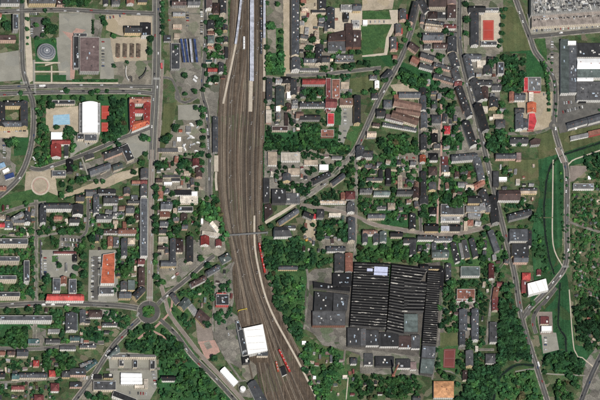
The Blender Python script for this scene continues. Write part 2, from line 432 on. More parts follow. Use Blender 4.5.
ROADTXT = '''
lane plaza 2.2 .0 34 60 34 85
lane gravel 2.2 .3 100 13 101 28 99 38
lane pave 1.5 0 34 72 66 72
lane pave 1.4 0 51.5 66 51.5 83
lane pave 1.6 0 34 83 118 83.5
lane pave 1.5 0 34 63 60 63
lane gravel 2 .3 118 150 128 138
lane plaza 1.5 0 80 153 88 176
street tar 3.2 .8 30 168 40 170 55 165 78 157 100 148 118 140 134 134 151 128
street gravel 2.6 .5 -4 216 10 211 26 206 37 204 46 203
street tar 2.2 .5 88 190 88 212 86 232 80 238
street gravel 2.6 .8 36 200 36 250 36 300 34 345
street tard 1.6 0 40.5 240 40.5 280
lane gravel 1.6 .3 -3 235 36 237 60 233 84 232
lane tar 3 .6 -4 349 40 349 70 345 104 343
lane gravel 1.8 .3 -3 383 30 381 62 378
lane yard 1.6 .2 29 380 28 402
lane gravel 2 .2 106 370 120 370 160 369
street tar 3.2 .9 205 -4 205 50 202 90 207 112 209 150 210 200
lane gravel 1.6 .2 168 14 205 14
lane tar 2.2 .3 160 78 172 80 180 100
lane tar 2.4 .4 197 97 185 103 176 98 178 90
street tar 2.6 .8 286 76 320 74.5 345 72 381 68
lane yard 1.8 .2 264 -3 264 0
street tar 2.4 .6 420 98 420 150 420 200 421 234
street rose 1.8 .3 441 100 441 160 438 200 437 234
lane gravel 2 .4 442 157 460 155 481 151
lane gravel 1.8 .3 430 66 444 66
lane sand 1.8 .4 358 168 380 170 418 172
street gravel 2.4 .5 356 158 356 200 355 240 354 275 350 345
street mauve 3 .7 300 205 330 210 357 217 375 225 420 233 446 235 472 231 504 221
lane gravel 2 .3 504 262 494 278 491 300 486 345
lane gravel 1.8 .3 478 350 494 350
lane gravel 3 0 305 325 330 340 350 350 380 353 440 362
lane gravel 2 0 443 262 442 300 438 340 432 380
lane gravel 1.6 0 432 372 450 372 462 380
lane gravel 2.2 0 305 262 308 285 304 330
lane yard 2 0 345 350 343 366
lane pave 1 0 348 378 346 400
lane pave 1.2 0 553 160 552.5 200 553 245 562 266
lane pave 1.1 0 569 290 574 350 582 358 593 367
lane kerbgrass 1 .0 553 218 532 218
lane gravel 2.4 0 568 222 585 228 602 233
lane pave 1.3 0 566 168 572 161 585 156 602 150
lane plaza 1.2 0 515 372 534 369.5 546 374 585 376
lane gravel 2.4 .2 508 134 536 133 552 127
lane rose 2 0 150 332 158 325 170 312 172 300
lane rose 2 .1 135 342 148 332 158 334 172 344
lane gravel 2 .0 234 262 225 280 216 290 213 330 222 352 236 374 250 392
street mauve 3 .6 160 282 165 300 170 315 184 334 202 357 222 378 244 402
street pave 3.0 .2 265 223 285 211 300 201
road tar 3.2 1 155 308 165 297 185 281 206 262 214 256
road tar 3.4 1 160 320 176 335 192 356 214 378 236 402
road tar 4 1 139 320 122 336 110 350 92 378 74 402
road tar 4.6 .8 -4 306 40 304 80 304 120 306 140 309
road tar 4.4 .9 22 -4 22 40 23 70 28 88 33 105 33 132 28 158 17 180 -4 199
road tar 4 .8 -4 12 60 10 100 12 130 13 155 14
road tar 4.2 .9 420 -6 414 20 406 46 396 68 379 99 358 145 345 162 325 183 300 201
road gravel 4.0 .9 352 154 345 162 325 183 299 201.5
road tar 4.2 1 459.5 -4 459.5 45 467 82 478 124 489 170 504 232 514 272 521 315 533 356 548 404
road tar 3.6 1 531 37 560 34 602 30
road tar 4 1.1 514 -5 523 20 530 38 535 52 546 66 554 80 555.5 100 554 126 560 150 566.5 170 566.5 220 566 262 556 280 541 297 528 310 523 318
road tar 3.4 .4 536 334 533 322 536 312 545 302 556 288
road tard 4.6 .6 604 350 592 374 580 404
'''
for ln in ROADTXT.strip().splitlines():
    a = ln.split(); v = [float(t) for t in a[4:]]
    road(a[0], a[1], float(a[2]), list(zip(v[::2], v[1::2])), float(a[3]))
E_W1 = road('road', 'tar', 3.6, pairs('-4 94.5 40 92.6 90 92 130 92 154 94'), .8)
E_W2 = road('road', 'tar', 3.6, pairs('-4 88.2 40 86.6 90 86.2 130 86.6 154 87'), .8)
AVE = road('avenue', 'tar', 6.6, pairs('156.5 -6 156.5 60 155 98 153.2 130 152 160'), 1.2, 'plaza')
AVE2 = road('avenue', 'mauve', 4.2, pairs('152 150 151.2 190 150.4 250 149.6 304'), 1.0, 'plaza')
road('lane', 'mauve', 2.2, pairs('162.5 60 161 98 159 130 157 165'), .5)
# roundabout: ring, kerbed island with shrubs
def flat_disc(name, mat, cx, cy, r, z, h=0.0):
    poly = disc(cx, cy, r); SHEETS.append((z+h, 'p', poly, 0)); n = len(poly)
    vs = [(*at(x, y), z+h) for x, y in poly]; fs = [tuple(range(n))[::-1]]
    if h: vs += [(*at(x, y), z) for x, y in poly]; fs += [(i, (i+1) % n, n+(i+1) % n, n+i) for i in range(n)]
    return struct(link(name, mesh(name, vs, fs, [GROUND[mat]])))
flat_disc('roundabout_pavement', 'kerb', 148.5, 312.5, 12.0, 1.26)
flat_disc('roundabout', 'wear', 148.5, 312.5, 11, 1.3)
flat_disc('roundabout_island', 'lawn', 148.5, 312.0, 6.3, 1.3, .15)
flat_disc('roundabout', 'tar', 553.5, 126, 4.6, 1.3); flat_disc('roundabout_island', 'gravel', 553.5, 126, 1.8, 1.3, .15)
flat_disc('roundabout', 'tar', 527, 313, 3.4, 1.3); flat_disc('traffic_island', 'lawn', 532.5, 303.5, 3.0, 1.32, .12)
flat_disc('traffic_island', 'lawn', 543, 308, 2.2, 1.32, .12)
flat_disc('round_plaza', 'pave', 40.3, 186, 9.6, 1.02); flat_disc('round_plaza_ring', 'rose', 40.3, 186, 7.9, 1.05); flat_disc('round_plaza_centre', 'sand', 40.3, 186, 7.0, 1.08)
# avenue marks: median line and crossings
def ring_road(line, d, w, z, mat='paint', name='lane_line'):
    return struct(link(name, ribbon_mesh(name, offset(line, d), w, z, GROUND[mat])))
ring_road(AVE, 0, .9, 1.33, 'plaza', 'median'); ring_road(AVE, 1.7, .1, 1.33); ring_road(AVE, -1.7, .1, 1.33)
ring_road(AVE2, 0, .14, 1.33); ring_road(E_W1, 0, .1, 1.33); ring_road(E_W2, 0, .1, 1.33)
for line, w in ROADS:
    if 3.9 <= w <= 4.7: ring_road(line, 0, .10, 1.34)
def crossing(x0, y0, x1, y1, n, w=.33, l=2.0):
    """zebra bars, each a thin painted sheet"""
    ux, uy = x1-x0, y1-y0; L = math.hypot(ux, uy); nx, ny = -uy/L, ux/L; vs = []; fs = []
    for i in range(n):
        t = (i+.5)/n; cx, cy = x0+ux*t, y0+uy*t
        q = [(cx-ux/L*w/2-nx*l/2, cy-uy/L*w/2-ny*l/2), (cx+ux/L*w/2-nx*l/2, cy+uy/L*w/2-ny*l/2), (cx+ux/L*w/2+nx*l/2, cy+uy/L*w/2+ny*l/2), (cx-ux/L*w/2+nx*l/2, cy-uy/L*w/2+ny*l/2)]
        k = len(vs); vs += [(*at(*p), 1.36) for p in q]; fs.append((k, k+1, k+2, k+3))
    struct(link('zebra_crossing', mesh('zebra_crossing', vs, fs, [GROUND['paint']])))
crossing(153, 79, 159.5, 79, 9); crossing(153, 298, 146, 298, 7); crossing(139, 313, 136, 317, 6); crossing(35, 85, 35, 96, 10)
crossing(165, 303, 160, 299, 6); crossing(562, 267, 569, 267, 7); crossing(20, 83, 27, 83, 8); crossing(350, 156, 346, 152, 6)
# ---------------------------------------------------------------- creek
M_WATER = material('creek_water', (.012, .020, .016), (.008, .013, .012), .2, .45, .1, 0, .2)
def creek(line, w):
    """water between ragged banks: width wanders along the course"""
    l = smooth(line, 2.0); r = random.Random(int(line[0][0]))
    def strip(name, base, z, mat, jit):
        vs = []; n = len(l); a_ = [r.uniform(-jit, jit) for _ in range(n)]; b_ = [r.uniform(-jit, jit) for _ in range(n)]
        for i, (x, y) in enumerate(l):
            a = l[max(0, i-1)]; b = l[min(n-1, i+1)]; dx, dy = b[0]-a[0], b[1]-a[1]; k = math.hypot(dx, dy) or 1
            wl = base/2+.22*math.sin(i*.7)+a_[i]; wr = base/2+.22*math.sin(i*.45+2)+b_[i]
            vs += [(*at(x-dy/k*wl, y+dx/k*wl), z), (*at(x+dy/k*wr, y-dx/k*wr), z)]
        struct(link(name, mesh(name, vs, [(2*i, 2*i+1, 2*i+3, 2*i+2) for i in range(n-1)], [mat])))
    strip('creek_bank', w+1.6, .95, M_BANK, .45); strip('creek', w, .985, M_WATER, .2)
    return l
M_BANK = material('reedy_bank', (.016, .048, .020), (.03, .06, .026), .25, .95, .4)
CREEKS = [0, 0, 0]; CREEKS[0] = creek(pairs('604 142 588 147 572 152 560 157 552 164 547 178 544.5 200 544 220 546 240 549 258 554 275'), 1.7)
CREEKS[1] = creek(pairs('560 283 559 300 558 322 560 330 565 338 566 350 568 362'), 1.6)
CREEKS[2] = creek(pairs('534 366 520 365 511 368 502 375 496 385 493 402'), 2.0)
# ---------------------------------------------------------------- railway
M_BALLAST = material('ballast', (.098, .075, .056), (.062, .048, .037), .12, .95, .3, 0, .1, .3, cells=(.03, .12, (.075, .08, .05), .3), streak=(.55, .45))
BEDS = [material('track_bed_'+w, c, tuple(v*.72 for v in c), .08, .95, .3, .18, .1, streak=(.8, .3)) for w, c in (('brown', (.105, .082, .063)), ('tan', (.24, .195, .15)), ('dark', (.055, .045, .037)), ('grey', (.18, .155, .125)), ('rust', (.12, .085, .06)))]
M_SLEEPER = material('sleeper', (.10, .085, .07), None, .5, .95, .2, .3)
M_RAIL = material('rusty_rail', (.05, .035, .028), (.12, .10, .085), .3, .5, .2, 0, .5)
M_PLAT = material('platform_paving', (.42, .37, .30), (.34, .30, .245), .2, .9, .15, .08)
YL = pairs('231 -6 229.5 20 228.5 50 222 75 218.5 100 217 150 218 190 222 215 228 240 232 262 233 290 237 312 241 330 244 355 256 366 262 385 266 404')
YR = pairs('266 -6 266 50 265 100 264 160 263 200 261 228 262 244 268 270 277 300 288 328 300 352 312 376 326 404')
yl, yr = smooth(YL), smooth(YR)
poly = yl+yr[::-1]
import mathutils
vs = [(*at(x, y), .99) for x, y in rough_edge(poly, .3, 5)]
tr = mathutils.geometry.tessellate_polygon([[Vector(v) for v in vs]])
struct(link('railway_ballast', mesh('railway_ballast', vs, [tuple(t) for t in tr], [M_BALLAST])), 'brown ballast bed of the railway yard'); SHEETS.append((.99, 'p', poly, 0))
def interp(line, y):
    for (x0, y0), (x1, y1) in zip(line, line[1:]):
        if y0 <= y <= y1: return x0+(x1-x0)*(y-y0)/(y1-y0)
    return line[-1][0]
TRACKS = []
def ys(a, b, n): return [a+(b-a)*i/n for i in range(n+1)]
def yard(f0, f1, y0, y1):          # a track that keeps its share of the yard's width
    return [(interp(YL, y)+(interp(YR, y)-interp(YL, y))*(f0+(f1-f0)*(y-y0)/(y1-y0)), y) for y in ys(y0, y1, max(4, int((y1-y0)/14)))]
TR = [pairs('233 -6 231.5 30 229 55 223.5 80 221 100 220 150 221 190 225 220 231 245 236 270 240 300 243 322'),
      pairs('236.5 -6 235 30 231.5 55 227 80 224.5 100 223.5 150 224 190 228 222 234 248 239 275 244 300 248 325'),
      pairs('239.5 -6 236.5 40 231 75 228 100 227 150 227.5 190 231 225 236.5 250 242 278 248 303 253 325'),
      pairs('243.5 -6 241 35 236 65 232 95 230.5 150 231 190 233.5 225 239 255 246 285 254 310 258 325'),
      pairs('246.8 -6 245.5 35 241 70 236 105 234 150 234.5 190 236.5 225 241.5 255 249 288 259 318 266 345 274 372 284 404'),
      pairs('246.8 20 244.5 60 240.5 100 237.5 150 238 190 240 225 244 255 252 290 262 320 270 348 280 376 291 404'),
      pairs('246.9 50 244 100 241 150 241.5 190 243 225 246.5 256 254.5 290 265 320 275 348 286 376 297 404'),
      pairs('247.2 -6 247 80 246.5 120 244.7 150 245 190 246.3 225 249 256 257 290 268 320 279 348 291 376 304 404'),
      pairs('256 -6 256 60 251.5 100 248.3 150 248.3 190 249 225 252 257 260 291 271 321 283 348 296 376 310 404'),
      pairs('256.3 30 255.5 90 252 150 251.6 190 251.8 215'),
      pairs('258.6 -6 258.6 60 257.6 100 255.4 150 255 190 256.3 225 258 248'),
      pairs('261.2 -6 261.2 100 260 150 258.6 195 257.5 225 260 248 266.5 276 275 302 287 330 299 355 313 382 323 404'),
      pairs('262.5 60 262.8 120 262 180'),
      pairs('243 336 249.5 366 252.5 380'),
      ]
for i in range(6):
    TR.append(pairs(f'{256.5+2.6*i} 363 {259+3.2*i} 380 {264+3.9*i} 404'))
def track(line, idx):
    l = smooth(line, 3.0); w3 = [Vector((*at(x, y), 0)) for x, y in l]
    # resample in metres
    c = w3[0]; e = empty('railway_track', (c.x, c.y, 0)); z0 = 1.0
    def rib(name, mat, w, za, zb, off=0):
        n = len(w3); vs = []; fs = []
        for i, p in enumerate(w3):
            t = (w3[min(n-1, i+1)]-w3[max(0, i-1)]).normalized(); nn = Vector((-t.y, t.x, 0))
            a = p-c+nn*(off+w/2); b = p-c+nn*(off-w/2)
            vs += [(a.x, a.y, za), (a.x, a.y, zb), (b.x, b.y, zb), (b.x, b.y, za)]
        for i in range(n-1):
            for k in range(3): fs.append((4*i+k, 4*i+k+1, 4*i+5+k, 4*i+4+k))
        return link(name, mesh(name, vs, fs, [mat]), e)
    bed = rib('bed', BEDS[(0, 1, 2, 3, 0, 4, 1, 2, 0, 3, 2, 1, 4, 0, 2, 1, 0, 3, 2, 4, 1, 0, 2, 0, 1, 3)[idx % 26]], 1.9+.3*(idx % 3), z0-.2, z0+.10+.003*idx)
    rib('rail', M_RAIL, .16, z0+.1, z0+.42+.003*idx, .78); rib('rail', M_RAIL, .16, z0+.1, z0+.42+.003*idx, -.78)
    if idx % 5 != 3 and idx < 14: rib('cess_strip', BEDS[1 if idx % 2 else 3], .75, z0-.1, z0+.03+.002*idx, 2.15)
    # sleepers: past counting, one mesh
    vs = []; fs = []; acc = 0.0; S = 1.3
    for a, b in zip(w3, w3[1:]):
        d = b-a; L = d.length; t = d/L; nn = Vector((-t.y, t.x, 0)); s = S-acc
        while s < L:
            p = a+t*s-c; k = len(vs); zt = z0+.22+.003*idx
            for sx, sy in ((-1, -1), (1, -1), (1, 1), (-1, 1)):
                q = p+t*(.2*sx)+nn*(1.3*sy); vs.append((q.x, q.y, zt))
            fs.append((k, k+1, k+2, k+3)); s += S
        acc = L-(s-S)
    sl = link('sleepers', mesh('sleepers', vs, fs, [M_SLEEPER]), e); sl['kind'] = 'stuff'
    mx, my = l[len(l)//2]
    later(e, 'straight rusty railway track' if idx > 12 else 'long rusty railway track', 'railway track', mx, my, 'tracks of the railway yard')
    TRACKS.append((l, e))
TR += [pairs('229.5 118 227.8 150 229 200'), pairs('243.2 112 242.8 150 243.4 200 245 222'), pairs('250.2 112 250 150 250 205'), pairs('238 300 240 318 242.5 326'), pairs('262 300 270 322 281 350 293 378 303 404')]
for i, l in enumerate(TR): track(l, i)
def slab(name, line, w, h, mat, label, cat=None, z=.95):
    l = smooth(line); n = len(l); vs = []; fs = []
    for i, (x, y) in enumerate(l):
        a = l[max(0, i-1)]; b = l[min(n-1, i+1)]; dx, dy = b[0]-a[0], b[1]-a[1]; L = math.hypot(dx, dy)
        for s, zz in ((1, z), (1, z+h), (-1, z+h), (-1, z)):
            vs.append((*at(x-dy/L*s*w/2, y+dx/L*s*w/2), zz))
    for i in range(n-1):
        for k in range(3): fs.append((4*i+k, 4*i+k+1, 4*i+5+k, 4*i+4+k))
    fs += [(0, 1, 2, 3), tuple(4*(n-1)+k for k in (3, 2, 1, 0))]
    return struct(link(name, mesh(name, vs, fs, [mat])), label)
slab('railway_platform', pairs('241.5 -6 238.5 22 236 42 233.5 55 230 72 226 90 223 104'), 2.0, .7, M_PLAT, 'curved cream western station platform')
slab('railway_platform', pairs('251.8 -6 251.8 60 250.8 86 250.2 112'), 3.6, .7, M_PLAT, 'long middle station platform under the pale canopy')
slab('railway_platform', pairs('264.3 -6 264.3 50 263.8 92'), 2.4, .7, M_PLAT, 'eastern station platform beside the dark train')
slab('service_road', pairs('254.2 216 254.2 235 255 250 258.5 270 265 296 274 318 287 342 300 366 319 404'), 1.9, .25, M_PLAT, 'pale service road curving along the tracks', z=1.2)
slab('loading_platform', pairs('216 156 216 172'), 4.2, .9, M_PLAT, 'pale concrete loading platform by the western tracks')
slab('loading_platform', pairs('216 172.5 215.6 180 216.5 191'), 2.4, .8, M_PLAT, 'narrow concrete loading ramp by the western tracks')
